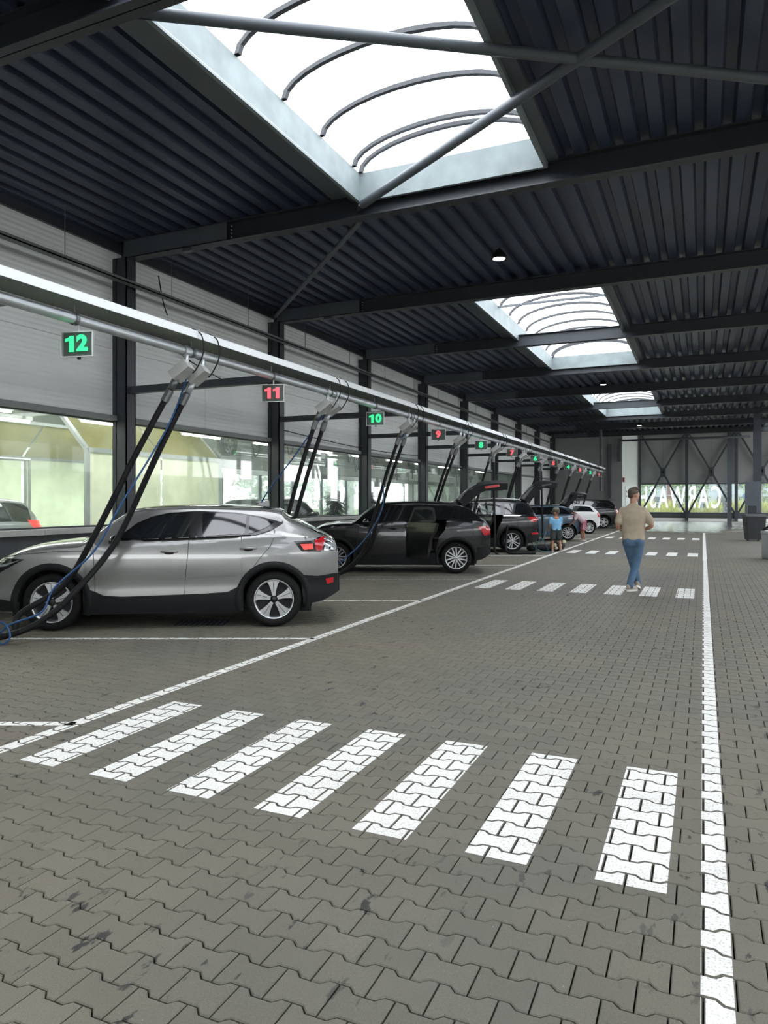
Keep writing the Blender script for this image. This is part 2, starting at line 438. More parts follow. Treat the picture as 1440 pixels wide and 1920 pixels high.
def paint(name, quad, parent=None):
    if area2(quad) < 0: quad = quad[::-1]
    mb = MB()
    x0, x1 = min(p[0] for p in quad) - .12, max(p[0] for p in quad) + .12
    y0, y1 = min(p[1] for p in quad) - .1, max(p[1] for p in quad) + .1
    for (x, y) in blocks:
        if x0 < x < x1 and y0 < y < y1:
            # left, middle and right thirds keep the pieces convex
            for sub in ([O_TOP[0], O_TOP[1], O_TOP[10], O_TOP[11]], [O_TOP[1], O_TOP[2], O_TOP[3], O_TOP[4], O_TOP[7], O_TOP[8], O_TOP[9], O_TOP[10]], [O_TOP[4], O_TOP[5], O_TOP[6], O_TOP[7]]):
                pl = [(x + a, y + b) for a, b in sub]
                if area2(pl) < 0: pl = pl[::-1]
                c = clip_poly(pl, quad)
                if len(c) >= 3 and abs(area2(c)) > 2e-6:
                    mb.add([(p[0], p[1], PZ) for p in c], [tuple(range(len(c)))])
    # beyond the modelled blocks the paint lies flat
    for zone in ([(-60, ZY1), (60, ZY1), (60, 200), (-60, 200)], [(-60, -60), (60, -60), (60, ZY0), (-60, ZY0)], [(-60, ZY0), (ZX0, ZY0), (ZX0, ZY1), (-60, ZY1)]):
        c = clip_poly(quad, zone)
        if len(c) >= 3: mb.add([(p[0], p[1], PZ) for p in c], [tuple(range(len(c)))])
    return mb.build(name, PAINT, parent)

cw_lab = ['white zebra crosswalk of seven stripes nearest the camera', 'white zebra crosswalk under the feet of the walking man',
          'white zebra crosswalk beside the boy in blue shirt', 'farthest small zebra crosswalk before the wet shiny paving']
for k, yb in enumerate([3.13, 12.76, 22.4, 31.9]):
    t = thing('zebra_crosswalk', cw_lab[k], 'crosswalk', (0, 0, 0), 0, 'zebra crosswalks over the lane')
    for s in range(7):
        xl = -3.857 + 0.573 * s
        paint('stripe', [(xl, yb), (xl + .283, yb), (xl + .283, yb + 1.41), (xl, yb + 1.41)], t)
def line_quad(a, b, wd):
    dx, dy = b[0] - a[0], b[1] - a[1]; l = math.hypot(dx, dy); nx, ny = -dy / l * wd / 2, dx / l * wd / 2
    return [(a[0] - nx, a[1] - ny), (b[0] - nx, b[1] - ny), (b[0] + nx, b[1] + ny), (a[0] + nx, a[1] + ny)]
tag(paint('lane_line', line_quad((-4.12, -6), (-4.12, 43), .11)), 'long white painted line along the ends of the wash bays', 'road marking')
tag(paint('lane_line', line_quad((0.042, -6), (0.042, 39), .10)), 'long white painted line down the right side of the lane', 'road marking')
tag(paint('lane_line', line_quad((0.042, 39), (2.0, 42.5), .10)), 'short white line slanting from the lane end towards the dark bin', 'road marking')
bay_lab = ['white bay line at the left edge, nearest the camera', 'white bay line below the silver car', 'white bay line just behind the silver car rear bumper',
           'white bay line in front of the black car with open rear door', 'white bay line behind that black car', 'white bay line before the black estate with open hatch', 'thin white bay line between the estate and the blue hatchback', 'thin white bay line just before the blue hatchback',
           'thin white bay line behind the bending child', 'thin white bay line just before the white hatchback', 'thin white bay line behind the white hatchback', 'farthest thin white bay line before the black SUV']
for k in range(12):
    yb = 3.80 + 3.47 * k
    e = (-4.12 - 5.3 * math.cos(THETA), yb - 5.3 * math.sin(THETA))
    o = paint('bay_line', line_quad((-4.12, yb), e, .085))
    tag(o, bay_lab[k], 'road marking', 'bay lines of the wash places')

# ================================================================== LEFT WALL
WX = -9.6
COLY = [9.8 + 4.98 * k for k in range(-4, 9)]
def ribbed_panel_mat(name, col, scale=78.0, strength=0.25, axis='Z'):
    m = bpy.data.materials.new(name); m.use_nodes = True; t = m.node_tree; b = t.nodes['Principled BSDF']
    g = t.nodes.new('ShaderNodeNewGeometry')
    sp = t.nodes.new('ShaderNodeSeparateXYZ'); t.links.new(g.outputs['Position'], sp.inputs[0])
    ml = t.nodes.new('ShaderNodeMath'); ml.operation = 'MULTIPLY'; ml.inputs[1].default_value = scale; t.links.new(sp.outputs[axis], ml.inputs[0])
    sn = t.nodes.new('ShaderNodeMath'); sn.operation = 'SINE'; t.links.new(ml.outputs[0], sn.inputs[0])
    bp = t.nodes.new('ShaderNodeBump'); bp.inputs['Strength'].default_value = strength; bp.inputs['Distance'].default_value = 0.006
    t.links.new(sn.outputs[0], bp.inputs['Height']); t.links.new(bp.outputs[0], b.inputs['Normal'])
    n = t.nodes.new('ShaderNodeTexNoise'); n.inputs['Scale'].default_value = 0.8; n.inputs['Detail'].default_value = 4
    t.links.new(g.outputs['Position'], n.inputs['Vector'])
    r = t.nodes.new('ShaderNodeMapRange'); r.inputs['To Min'].default_value = 0.9; r.inputs['To Max'].default_value = 1.1; t.links.new(n.outputs['Fac'], r.inputs['Value'])
    v = t.nodes.new('ShaderNodeVectorMath'); v.operation = 'SCALE'; v.inputs[0].default_value = col; t.links.new(r.outputs[0], v.inputs['Scale'])
    t.links.new(v.outputs[0], b.inputs['Base Color']); b.inputs['Roughness'].default_value = 0.5
    return m
PANEL = ribbed_panel_mat('white_sandwich_panel', (0.74, 0.755, 0.74), strength=0.7)
PLINTH = mat('dark_plinth', (0.055, 0.060, 0.064), 0.6, noise=(2, 0.15))
SILL = mat('pale_window_sill', (0.42, 0.42, 0.39), 0.55, noise=(3, 0.1))
HEAD = mat('grey_window_head', (0.17, 0.18, 0.18), 0.5)
wall_left = structure('wall_left')
def wall_panel(y0, y1, z0, z1):
    MB().box(WX - .12, WX, y0 + .006, y1 - .006, z0 + .004, z1 - .004).build('wall_panel', PANEL, wall_left)
for i in range(len(COLY) - 1):
    a, b = COLY[i], COLY[i + 1]; mid = (a + b) / 2
    glazed = b < 40.5
    for (p, q) in ((a, mid), (mid, b)):
        rows = [(3.08, 4.3), (4.3, 5.4), (5.4, 6.36)]
        if not glazed: rows = [(0.0, 1.06), (1.06, 2.06), (2.06, 3.08)] + rows
        for (z0, z1) in rows: wall_panel(p, q, z0, z1)
    if glazed:
        MB().box(WX - .15, WX + .02, a, b, 0, 1.06).build('plinth', PLINTH, wall_left)
        for k in range(3):
            l = (b - a) / 3
            MB().box(WX - .16, WX + .13, a + k * l + .004, a + (k + 1) * l - .004, 1.06, 1.15).build('sill_slab', SILL, wall_left)
    MB().box(WX - .05, WX + .11, a + .1, b - .1, 3.02, 3.11).build('window_head', HEAD, wall_left)
MB().box(WX - .1, WX + .06, -10.2, 49.7, 6.03, 6.24).build('eaves_trim', STEEL, wall_left)
for y in COLY:
    m = MB()
    m.box(-9.52, -9.28, y - .115, y - .095, 0, 5.9).box(-9.52, -9.28, y + .095, y + .115, 0, 5.9).box(-9.42, -9.38, y - .1, y + .1, 0, 5.9)
    m.box(-9.30, -9.28, y - .115, y + .115, 0, 5.9)
    m.box(-9.6, -9.5, y - .115, y + .115, 0, 5.9)
    m.build('steel_column', STEEL, wall_left)
WIN_CLEAR = glass_mat('wash_hall_glass', (0.95, 0.985, 0.962), haze=0.03, haze_var=0.8)
WIN_FOG = glass_mat('fogged_wash_hall_glass', (0.96, 0.985, 0.965), haze=0.07, haze_col=(0.75, 0.88, 0.80), noise_scale=1.6, haze_var=0.9)
wn = 0
for i in range(len(COLY) - 1):
    a, b = COLY[i], COLY[i + 1]; mid = (a + b) / 2
    if b > 40.5 or b < 3: continue
    wn += 1
    wi = structure('window_%d' % wn)
    for (p, q) in ((a, mid), (mid, b)):
        MB().box(WX - .075, WX - .055, p + .012, q - .012, 1.15, 3.03).build('pane', WIN_FOG if b < 15 else WIN_CLEAR, wi)
    MB().box(WX - .09, WX - .03, a, b, 1.15, 1.18).box(WX - .09, WX - .03, a, b, 3.0, 3.03).build('frame', STEEL, wi)

# cable tray hung along the wall
tray = thing('cable_tray', 'slim grey cable tray hung by rods high along the left wall', 'cable tray')
MB().box(-9.12, -8.98, -10, 47, 5.33, 5.35).box(-9.12, -9.11, -10, 47, 5.33, 5.39).box(-8.99, -8.98, -10, 47, 5.33, 5.39).build('tray', mat('tray_steel', (0.16, 0.17, 0.17), 0.5, 0.3), tray)
for k in range(23):
    y = -9 + 2.45 * k
    MB().tube([(-9.05, y, 5.33), (-9.05, y, 6.22)], .007, 6).build('hanger_rod', STEEL2, tray)

# ================================================================== CEILING
ceiling = structure('ceiling')
SKY = [(0.0, 9.62), (15.02, 24.58), (29.95, 39.48)]
SX0, SX1 = -4.68, -1.95
def deck(x0, x1, y0, y1):
    pitch = 0.32; g0 = WX - .1; pts = []
    prof = []
    for k in range(62):
        for dx, z in ((0, 6.285), (.11, 6.285), (.14, 6.20), (.29, 6.20)): prof.append((g0 + k * pitch + dx, z))
    def zat(x):
        for (xa, za), (xb, zb) in zip(prof[:-1], prof[1:]):
            if xa <= x <= xb: return za + (zb - za) * (x - xa) / (xb - xa)
        return 6.2
    pts = [(x0, zat(x0))] + [p for p in prof if x0 + 1e-4 < p[0] < x1 - 1e-4] + [(x1, zat(x1))]
    vs = [(p[0], y, p[1]) for y in (y0, y1) for p in pts]; m = len(pts)
    return MB().add(vs, [(i, m + i, m + i + 1, i + 1) for i in range(m - 1)]).build('roof_sheet', DECK, ceiling)
RL0, RL1 = 3.4, 7.8                                   # unseen row of roof lights over the right half, added to brighten the floor
RY = [-10.16] + COLY[1:]
for i in range(len(RY) - 1):
    a, b = RY[i], RY[i + 1]
    if i < 2: deck(WX - .1, SX0, a, b); deck(SX1, RL0, a, b); deck(RL1, 9.0, a, b); continue
    covered = any(s[0] < (a + b) / 2 < s[1] for s in SKY)
    if covered: deck(WX - .1, SX0, a, b); deck(SX1, RL0, a, b)
    else: deck(WX - .1, RL0, a, b)
    deck(RL1, 9.0, a, b)
# thin strips closing the bay before and after each skylight
for (p, q) in [(-0.16, -0.05), (9.67, 9.8), (14.78, 14.97), (24.63, 24.74), (29.72, 29.9), (39.53, 39.68)]:
    MB().box(SX0 - .06, SX1 + .06, p, q, 6.2, 6.36).build('roof_sheet', DECK, ceiling)
def ibeam(x0, x1, y, z0=5.88, z1=6.2, w=.2):
    m = MB()
    m.box(x0, x1, y - w / 2, y + w / 2, z0, z0 + .018).box(x0, x1, y - w / 2, y + w / 2, z1 - .018, z1).box(x0, x1, y - .006, y + .006, z0, z1)
    return m.build('roof_beam', STEEL, ceiling)
for y in COLY:
    ibeam(-9.5, 9.0, y)
    s = MB().box(-9.35, -7.15, y - .1, y - .09, 5.885, 6.19).box(-9.35, -7.15, y + .09, y + .1, 5.885, 6.19)
    s.build('beam_side_plate', STEEL2, ceiling)
    for z in (5.95, 6.01, 6.07, 6.13):
        MB().tube([(-7.11, y - .006, z), (-7.11, y - .03, z)], .012, 6).build('bolt', GALV, ceiling)
    MB().box(-8.1, -7.9, y - .05, y + .05, 5.84, 5.88).build('bracket', STEEL2, ceiling)
# wind bracing
def brace(a, b, r=.058):
    a, b = Vector(a), Vector(b); d = (b - a).normalized()
    m = MB().tube([a + d * .12, b - d * .12], r, 12)
    o = m.build('wind_brace', STEEL2, ceiling); auto_smooth(o, 50)
    for p, s in ((a, 1), (b, -1)):
        MB().bar(p - d * .02 * s, p + d * .2 * s, .012, .12).build('gusset_plate', STEEL, ceiling)
        for k in (0.06, 0.12):
            q = p + d * k * s
            MB().tube([q + Vector((-.02, -.02, .0)), q + Vector((.02, .02, .02))], .014, 6).build('bolt', GALV, ceiling)
BZ = 6.0
brace((-4.72, 9.66, BZ), (2.45, 4.95, BZ), .062)
brace((-4.72, 4.95, BZ), (2.45, 9.66, BZ), .055)
brace((-4.72, 9.94, BZ), (-9.4, 14.65, BZ), .045)
brace((-4.72, 4.7, BZ), (-9.4, -0.05, BZ), .045)
brace((2.45, 9.66, BZ), (8.9, 4.95, BZ), .055)

# ================================================================== SKYLIGHTS
VAULT = glass_mat('opal_skylight_sheet', (0.86, 0.88, 0.92), haze=0.35, haze_col=(0.95, 0.96, 0.98), gloss=0.02, noise_scale=0.6, haze_var=0.15)
RIBM = mat('skylight_rib_alu', (0.05, 0.054, 0.06), 0.6, 0.0)
sk_lab = ['large barrel vault skylight nearest the camera at the top', 'middle barrel vault skylight beyond the first ceiling lamp', 'farthest small barrel vault skylight over the lane']
for si, (ya, yb) in enumerate(SKY):
    t = thing('skylight', sk_lab[si], 'skylight', (0, 0, 0), 0, 'skylights')
    zc, rise = 6.48, 0.44; hw = (SX1 - SX0) / 2; xc = (SX0 + SX1) / 2
    MB().box(SX0 - .05, SX0, ya - .05, yb + .05, 6.06, zc).build('curb', CURB, t)
    MB().box(SX1, SX1 + .05, ya - .05, yb + .05, 6.06, zc).build('curb', CURB, t)
    MB().box(SX0, SX1, yb, yb + .05, 6.06, zc).build('curb', CURB, t)
    MB().box(SX0, SX1, ya - .05, ya, 6.06, zc).build('curb', CURB, t)
    MB().box(SX0 - .13, SX0 - .05, ya, yb, 6.08, 6.17).build('edge_trim', STEEL2, t)
    MB().box(SX0 - .46, SX0 - .2, ya, yb, 6.165, 6.195).build('edge_flashing', STEEL2, t)
    MB().box(SX1 + .05, SX1 + .2, ya, yb, 6.13, 6.19).build('edge_trim', STEEL2, t)
    MB().tube([(SX0 - .02, ya, 6.09), (SX0 - .02, yb - .05, 6.09)], .022, 8).build('edge_rod', GALV, t)
    NA = 14
    def arc(k, off=0.0):
        a = PI * k / NA
        return (xc - (hw + off) * math.cos(a), zc + (rise + off) * math.sin(a))
    ys = [ya]; yy = yb - .24
    st = []
    while yy > ya + .3: st.append(yy); yy -= 0.955
    ribs = [ya + .02] + sorted(st) + [yb - .02]
    for y in ribs:
        m = MB()
        vs = []; fs = []
        for k in range(NA + 1):
            for off in (-.055, .0):
                x, z = arc(k, off)
                vs += [(x, y - .03, z), (x, y + .03, z)]
        for k in range(NA):
            q = k * 4
            fs += [(q, q + 1, q + 5, q + 4), (q + 2, q + 6, q + 7, q + 3), (q, q + 4, q + 6, q + 2), (q + 1, q + 3, q + 7, q + 5)]
        m.add(vs, fs).build('rib', RIBM, t)
    for a, b in zip(ribs[:-1], ribs[1:]):
        vs = []
        for k in range(NA + 1):
            x, z = arc(k, .004)
            vs += [(x, a, z), (x, b, z)]
        MB().add(vs, [(2 * k, 2 * k + 1, 2 * k + 3, 2 * k + 2) for k in range(NA)]).build('vault_sheet', VAULT, t, smooth=True)
    for y in (ya, yb):
        vs = [(arc(k)[0], y, arc(k)[1]) for k in range(NA + 1)]
        MB().add(vs, [tuple(range(NA + 1))]).build('gable_sheet', VAULT, t)
MB().bar((SX0, 17.55, 6.45), (SX1, 17.55, 6.45), .05, .05).build('cross_bar', STEEL2, ceiling)

# ================================================================== CEILING LAMPS
LAMPG = mat('lamp_glow', (1, 1, 1), 0.4, emit=((1.0, 0.97, 0.90), 18.0))
lamp_lab = ['round ceiling lamp nearest the camera, before the middle skylight', 'round ceiling lamp just before the farthest skylight', 'tiny round ceiling lamp above the far end wall']
def ceiling_lamp(loc, lab, r=.13):
    t = thing('ceiling_lamp', lab, 'lamp', loc, 0, 'round ceiling lamps')
    MB().lathe([(0.02, .16), (.05, .15), (r, .05), (r + .015, .0), (r + .015, -.02), (r - .01, -.02), (r - .01, .01), (0.001, .01)], 24).build('housing', BLACK, t, True)
    MB().lathe([(r - .02, -.012), (.001, -.016)], 24).build('lens', LAMPG, t)
    MB().tube([(0, 0, .15), (0, 0, .34)], .008, 6).build('rod', STEEL, t)
ceiling_lamp((-3.38, 12.72, 6.0), lamp_lab[0]); ceiling_lamp((-3.45, 28.1, 6.0), lamp_lab[1]); ceiling_lamp((-3.4, 44.3, 6.0), lamp_lab[2])

# ================================================================== FAR END
ENDW = ribbed_panel_mat('grey_end_wall_panel', (0.28, 0.287, 0.28), 40, 0.08)
wall_end = structure('wall_end')
for k in range(4):
    x0 = -9.72 + k * 1.205
    MB().box(x0 + .004, x0 + 1.201, 49.75, 49.9, 1.0, 6.3).build('wall_panel', ENDW, wall_end)
MB().box(-9.72, -4.9, 49.72, 49.9, 0, 1.0).build('plinth', PLINTH, wall_end)
MB().box(-5.75, -5.55, 49.45, 49.74, 1.75, 5.35).build('duct', STEEL2, wall_end)
MB().box(-5.1, -4.95, 49.55, 49.74, 4.2, 5.7).build('duct', STEEL2, wall_end)
# recess wall leading to the glazed end
CORR = ribbed_panel_mat('pale_corrugated_wall', (0.62, 0.66, 0.63), 30, 0.5)
wall_recess = structure('wall_recess')
MB().box(-5.05, -4.9, 49.9, 62, 0, 7.8).build('wall_sheet', CORR, wall_recess)
d1 = structure('door_1')
MB().box(-4.9, -4.86, 51.6, 54.2, 0, 2.6).build('door_leaf', mat('pale_door', (0.66, 0.72, 0.69), 0.5), d1)
for yy in (52.2, 53.2):
    for zz in (1.9, 2.25):
        MB().tube([(-4.86, yy, zz), (-4.84, yy, zz)], .07, 10).build('porthole', BLACK, d1)
tag(MB().box(-4.9, -4.8, 50.0, 50.5, 2.85, 3.15).build('wall_box', mat('red_sign', (0.20, 0.03, 0.03), 0.5)), 'small dark red box on the pale recess wall', 'box')
# glazed far wall with X trusses
wall_far = structure('wall_far')
MB().box(-5.0, 13, 62.2, 62.3, 2.98, 7.8).build('backing', STEEL, wall_far)
FARP = mat('far_grey_panel', (0.23, 0.235, 0.235), 0.6, noise=(0.4, 0.06))
PX = [-8.3 + 3.55 * k for k in range(7)]
PX = [-4.72 + 3.53 * k for k in range(-1, 6)]
for i in range(1, len(PX) - 1):
    a, b = PX[i], PX[i + 1]
    for (p, q) in ((a, (a + b) / 2), ((a + b) / 2, b)):
        for (z0, z1) in ((2.98, 5.0), (5.0, 7.8)):
            MB().box(p + .006, q - .006, 62.1, 62.2, z0 + .005, z1).build('wall_panel', FARP, wall_far)
    MB().box(a, b, 62.0, 62.2, 0.22, .68).build('plinth', PLINTH, wall_far)
    MB().box(a, b, 61.9, 62.25, 0.0, .22).build('kerb', WHITE, wall_far)
    MB().box(a, b, 62.05, 62.2, 2.92, 3.0).build('rail', STEEL, wall_far)
MB().box(-5.0, PX[1], 62.1, 62.2, 2.98, 7.8).build('wall_panel', FARP, wall_far)
MB().box(-5.0, PX[1], 62.0, 62.2, 0.0, .68).build('plinth', PLINTH, wall_far)
for x in PX[1:]:
    MB().box(x - .11, x + .11, 61.6, 61.85, 0, 7.6).build('post', STEEL, wall_far)
for i in range(1, len(PX) - 1):
    a, b = PX[i], PX[i + 1]; c = (a + b) / 2
    MB().box(c - .2, c + .2, 61.68, 61.74, 3.5, 4.25).build('gusset_plate', STEEL, wall_far)
    for (p, q) in (((a + .1, 61.72, 7.0), (c, 61.72, 3.9)), ((b - .1, 61.72, 7.0), (c, 61.72, 3.9)), ((a + .1, 61.72, .6), (c, 61.72, 3.9)), ((b - .1, 61.72, .6), (c, 61.72, 3.9))):
        MB().bar(p, q, .14, .14, (0, 1, 0)).build('truss_diagonal', STEEL, wall_far)
MB().box(-5, 14, 61.55, 61.9, 6.9, 7.3).build('top_chord', STEEL, wall_far)
FARG = glass_mat('far_window_glass', (0.93, 0.97, 0.97), haze=0.05, haze_var=0.4)
wf = structure('window_20')
xs = [-4.9] + PX[1:]
for a, b in zip(xs[:-1], xs[1:]):
    if b - a > .3: MB().box(a + .02, b - .02, 62.12, 62.14, .68, 2.92).build('pane', FARG, wf)
MB().box(-9.8, 14, 49.76, 62.4, 7.8, 7.9).build('high_roof', DECK, ceiling)
MB().box(-9.8, 9.2, 49.64, 49.86, 6.19, 7.85).build('roof_step', STEEL, ceiling)
# horizontal pipe and light column at the far beam
hp = tag(MB().tube([(-4.9, 49.3, 5.55), (2.62, 49.3, 5.55)], .075, 10).build('overhead_pipe', STEEL2, None, True), 'thin horizontal pipe crossing in front of the X truss wall', 'pipe')
c1 = thing('steel_column', 'tall dark steel column by the right edge beside the bin', 'column', (2.43, 39.68, 0))
MB().box(-.17, .17, -.17, .17, 0.02, 5.88).build('shaft', STEEL, c1); MB().box(-.28, .28, -.28, .28, 0, .02).build('base_plate', STEEL2, c1)
MB().box(-.55, .17, -.3, -.17, 1.0, 2.55).build('control_box', STEEL2, c1)
c2 = thing('steel_column', 'slimmer dark steel column seen behind the bin lid', 'column', (1.5, 49.5, 0))
MB().box(-.13, .13, -.13, .13, 0.02, 5.88).build('shaft', STEEL2, c2); MB().box(-.2, .2, -.2, .2, 0, .02).build('base_plate', STEEL2, c2)
c3 = thing('steel_column', 'dark steel column just outside the right edge', 'column', (2.6, 19.76, 0))
MB().box(-.17, .17, -.17, .17, 0.02, 5.88).build('shaft', STEEL, c3); MB().box(-.28, .28, -.28, .28, 0, .02).build('base_plate', STEEL2, c3)
# mirrored lettering on the far glazing (read from outside)
LET = bpy.data.materials.new('white_window_lettering'); LET.use_nodes = True; _t = LET.node_tree; _t.nodes.clear()
_o = _t.nodes.new('ShaderNodeOutputMaterial'); _l = _t.nodes.new('ShaderNodeBsdfTranslucent'); _l.inputs[0].default_value = (.9, .95, .95, 1); _p = _t.nodes.new('ShaderNodeBsdfTransparent'); _m = _t.nodes.new('ShaderNodeMixShader'); _m.inputs[0].default_value = .36
_t.links.new(_p.outputs[0], _m.inputs[1]); _t.links.new(_l.outputs[0], _m.inputs[2]); _t.links.new(_m.outputs[0], _o.inputs[0])
tm = text_mesh('CARWASH', 2.15, .006, 'lettering', .02)
sg = new_obj('window_lettering', tm, LET)
bx0 = min(v.co.x for v in tm.vertices); bx1 = max(v.co.x for v in tm.vertices); by0 = min(v.co.y for v in tm.vertices); by1 = max(v.co.y for v in tm.vertices)
sg.location = (1.25 - 3.05, 62.06, 1.80); sg.rotation_euler = (PI / 2, 0, 0); sg.scale = (-6.1 / (bx1 - bx0), 1.78 / (by1 - by0), 1)
tag(sg, 'large white mirrored letters reading CARWASH on the far window', 'lettering')

# ================================================================== RIGHT AND REAR WALLS (outside the frame, they close the hall)
wall_right = structure('wall_right')
for i in range(len(COLY) - 1):
    a, b = COLY[i], COLY[i + 1]
    for (z0, z1) in ((4.3, 5.4), (5.4, 6.36)): (MB().box(9.0, 9.12, a + .006, b - .006, z0, z1 - .006).build('wall_panel', PANEL, wall_right))
    for (z0, z1) in ((1.06, 2.06), (2.06, 3.08)): MB().box(9.0, 9.12, a + .006, b - .006, z0, z1 - .006).build('wall_panel', PANEL, wall_right)
    MB().box(9.0, 9.15, a, b, 0, 1.06).build('plinth', PLINTH, wall_right)
    MB().box(8.8, 9.02, b - .11, b + .11, 0, 5.9).build('steel_column', STEEL, wall_right)
wall_back = structure('wall_back')
for (x0, x1) in ((-9.7, -7.1), (-7.1, -4.5), (4.5, 6.8), (6.8, 9.1)): MB().box(x0 + .005, x1 - .005, -10.3, -10.18, 0, 6.36).build('wall_panel', PANEL, wall_back)
MB().box(-4.5, 4.5, -10.3, -10.18, 3.0, 6.36).build('wall_panel', PANEL, wall_back)
MB().box(-4.5, 4.5, -10.3, -10.18, 0, 1.2).build('plinth', PLINTH, wall_back)

for x in (RL0, RL1): MB().box(x - .03, x + .03, -10.2, 49.7, 6.15, 6.6).build('added_roof_light_curb', CURB, ceiling)
for a, b in zip(RY[:-1], RY[1:]):
    MB().box(RL0, RL1, a + .02, b - .02, 6.6, 6.61).build('added_roof_light_sheet', VAULT, ceiling)
for a, b in zip(RY[:2], RY[1:3]): MB().box(SX0, SX1, a + .05, b - .05, 6.6, 6.61).build('added_roof_light_sheet', VAULT, ceiling)  # unseen roof light behind the camera, added to brighten the left wall

# ================================================================== WASH TUNNEL BEHIND THE GLASS
TW = mat('tunnel_wall_grey', (0.42, 0.44, 0.42), 0.7, noise=(1, 0.1))
TC = mat('tunnel_ceiling', (0.36, 0.38, 0.35), 0.7, noise=(1, 0.1))
wall_tunnel = structure('wall_tunnel')
BX = -16.0
MB().box(BX - .2, BX, -11, 49.9, 0, .75).build('base_wall', TW, wall_tunnel)
MB().box(BX - .2, BX, -11, 49.9, 3.0, 4.1).build('upper_wall', TW, wall_tunnel)
MB().box(BX - .2, WX - .15, -11.2, -11, 0, 4.1).build('cross_wall', TW, wall_tunnel)
MB().box(BX - .2, WX - .15, 39.9, 40.1, 0, 4.1).build('cross_wall', TW, wall_tunnel)
for (xa, xb, ya, yb) in ((BX - .2, -13.9, -11.2, 40.1), (-11.2, WX - .13, -11.2, 40.1), (-13.9, -11.2, -11.2, 1.0), (-13.9, -11.2, 4.6, 5.4), (-13.9, -11.2, 9.0, 9.8), (-13.9, -11.2, 13.6, 18.0), (-13.9, -11.2, 23.0, 28.0), (-13.9, -11.2, 33.0, 40.1)):
    MB().box(xa, xb, ya, yb, 4.1, 4.2).build('tunnel_ceiling', TC, wall_tunnel)
for k in range(21):
    y = -11 + 2.5 * k
    MB().box(BX - .18, BX - .02, y - .05, y + .05, .75, 3.0).build('mullion', STEEL2, wall_tunnel)
TG = glass_mat('tunnel_back_glass', (0.9, 0.96, 0.92), haze=0.3)
wt = structure('window_21')
for k in range(20):
    y = -11 + 2.5 * k
    MB().box(BX - .11, BX - .09, y + .06, y + 2.44, .76, 2.99).build('pane', TG, wt)

def frosted(name, col, fac=0.75):
    m = bpy.data.materials.new(name); m.use_nodes = True; t = m.node_tree; t.nodes.clear()
    o = t.nodes.new('ShaderNodeOutputMaterial'); tl = t.nodes.new('ShaderNodeBsdfTranslucent'); df = t.nodes.new('ShaderNodeBsdfDiffuse')
    g = t.nodes.new('ShaderNodeNewGeometry'); n = t.nodes.new('ShaderNodeTexNoise'); n.inputs['Scale'].default_value = 1.3; n.inputs['Detail'].default_value = 5
    t.links.new(g.outputs['Position'], n.inputs['Vector'])
    r = t.nodes.new('ShaderNodeMapRange'); r.inputs['From Min'].default_value = .3; r.inputs['From Max'].default_value = .7
    r.inputs['To Min'].default_value = .82; r.inputs['To Max'].default_value = 1.08; t.links.new(n.outputs['Fac'], r.inputs['Value'])
    v = t.nodes.new('ShaderNodeVectorMath'); v.operation = 'SCALE'; v.inputs[0].default_value = col; t.links.new(r.outputs[0], v.inputs['Scale'])
    t.links.new(v.outputs[0], tl.inputs[0]); t.links.new(v.outputs[0], df.inputs[0])
    mx = t.nodes.new('ShaderNodeMixShader'); mx.inputs[0].default_value = fac
    t.links.new(df.outputs[0], mx.inputs[1]); t.links.new(tl.outputs[0], mx.inputs[2]); t.links.new(mx.outputs[0], o.inputs[0])
    return m
FW = frosted('frosted_white_panel', (0.84, 0.86, 0.66)); FY = frosted('yellowed_panel', (0.42, 0.38, 0.16), 0.4)
enc = thing('wash_enclosure', 'pale yellow panelled wash enclosure with slanted canopy behind the window', 'enclosure')
NX, FX = -10.75, -14.3; TX0, TX1 = -11.45, -13.6
def quadp(name, pts, m): MB().add(pts, [(0, 1, 2, 3)]).build(name, m, enc)
for k in range(6):                                   # far side walls and slants
    a = -1.5 + k * 2.64; b = a + 2.58
    quadp('side_panel', [(FX, a, .5), (FX, b, .5), (FX, b, 2.55), (FX, a, 2.55)], FW)
    quadp('slant_panel', [(FX, a, 2.6), (FX, b, 2.6), (TX1, b, 3.3), (TX1, a, 3.3)], FY)
    if k in (1,): quadp('roof_panel', [(TX1, a, 3.3), (TX1, b, 3.3), (TX0, b, 3.3), (TX0, a, 3.3)], FW)
for k in range(2):                                   # near side, only the rear stretch is panelled
    a = 10.25 + k * 2.03; b = a + 1.98
    quadp('side_panel', [(NX, a, .5), (NX, b, .5), (NX, b, 2.55), (NX, a, 2.55)], FW)
    quadp('slant_panel', [(NX, a, 2.6), (NX, b, 2.6), (TX0, b, 3.3), (TX0, a, 3.3)], FY)
ALU = mat('tunnel_aluminium', (0.42, 0.44, 0.43), 0.4, 0.6)
for y in (1.5, 5.9, 10.2, 14.32):
    m = MB()
    P = [(FX, y, 0), (FX, y, 2.58), (TX1, y, 3.32), (TX0, y, 3.32), (NX, y, 2.58), (NX, y, 0)]
    for a, b in zip(P[:-1], P[1:]): m.bar(a, b, .07, .09, (0, 1, 0))
    m.build('hoop_frame', ALU, enc)
for (x, z) in ((FX, 2.58), (TX1, 3.32), (TX0, 3.32)):
    MB().bar((x, -1.5, z), (x, 14.3, z), .07, .07).build('long_rail', ALU, enc)
MB().bar((NX, 10.2, 2.58), (NX, 14.3, 2.58), .09, .09).build('long_rail', ALU, enc)
for y in (0.2, 3.0, 7.4, 8.7):
    MB().bar((FX + .05, y, .5), (FX + .05, y, 2.58), .06, .06, (0, 1, 0)).build('stud', ALU, enc)
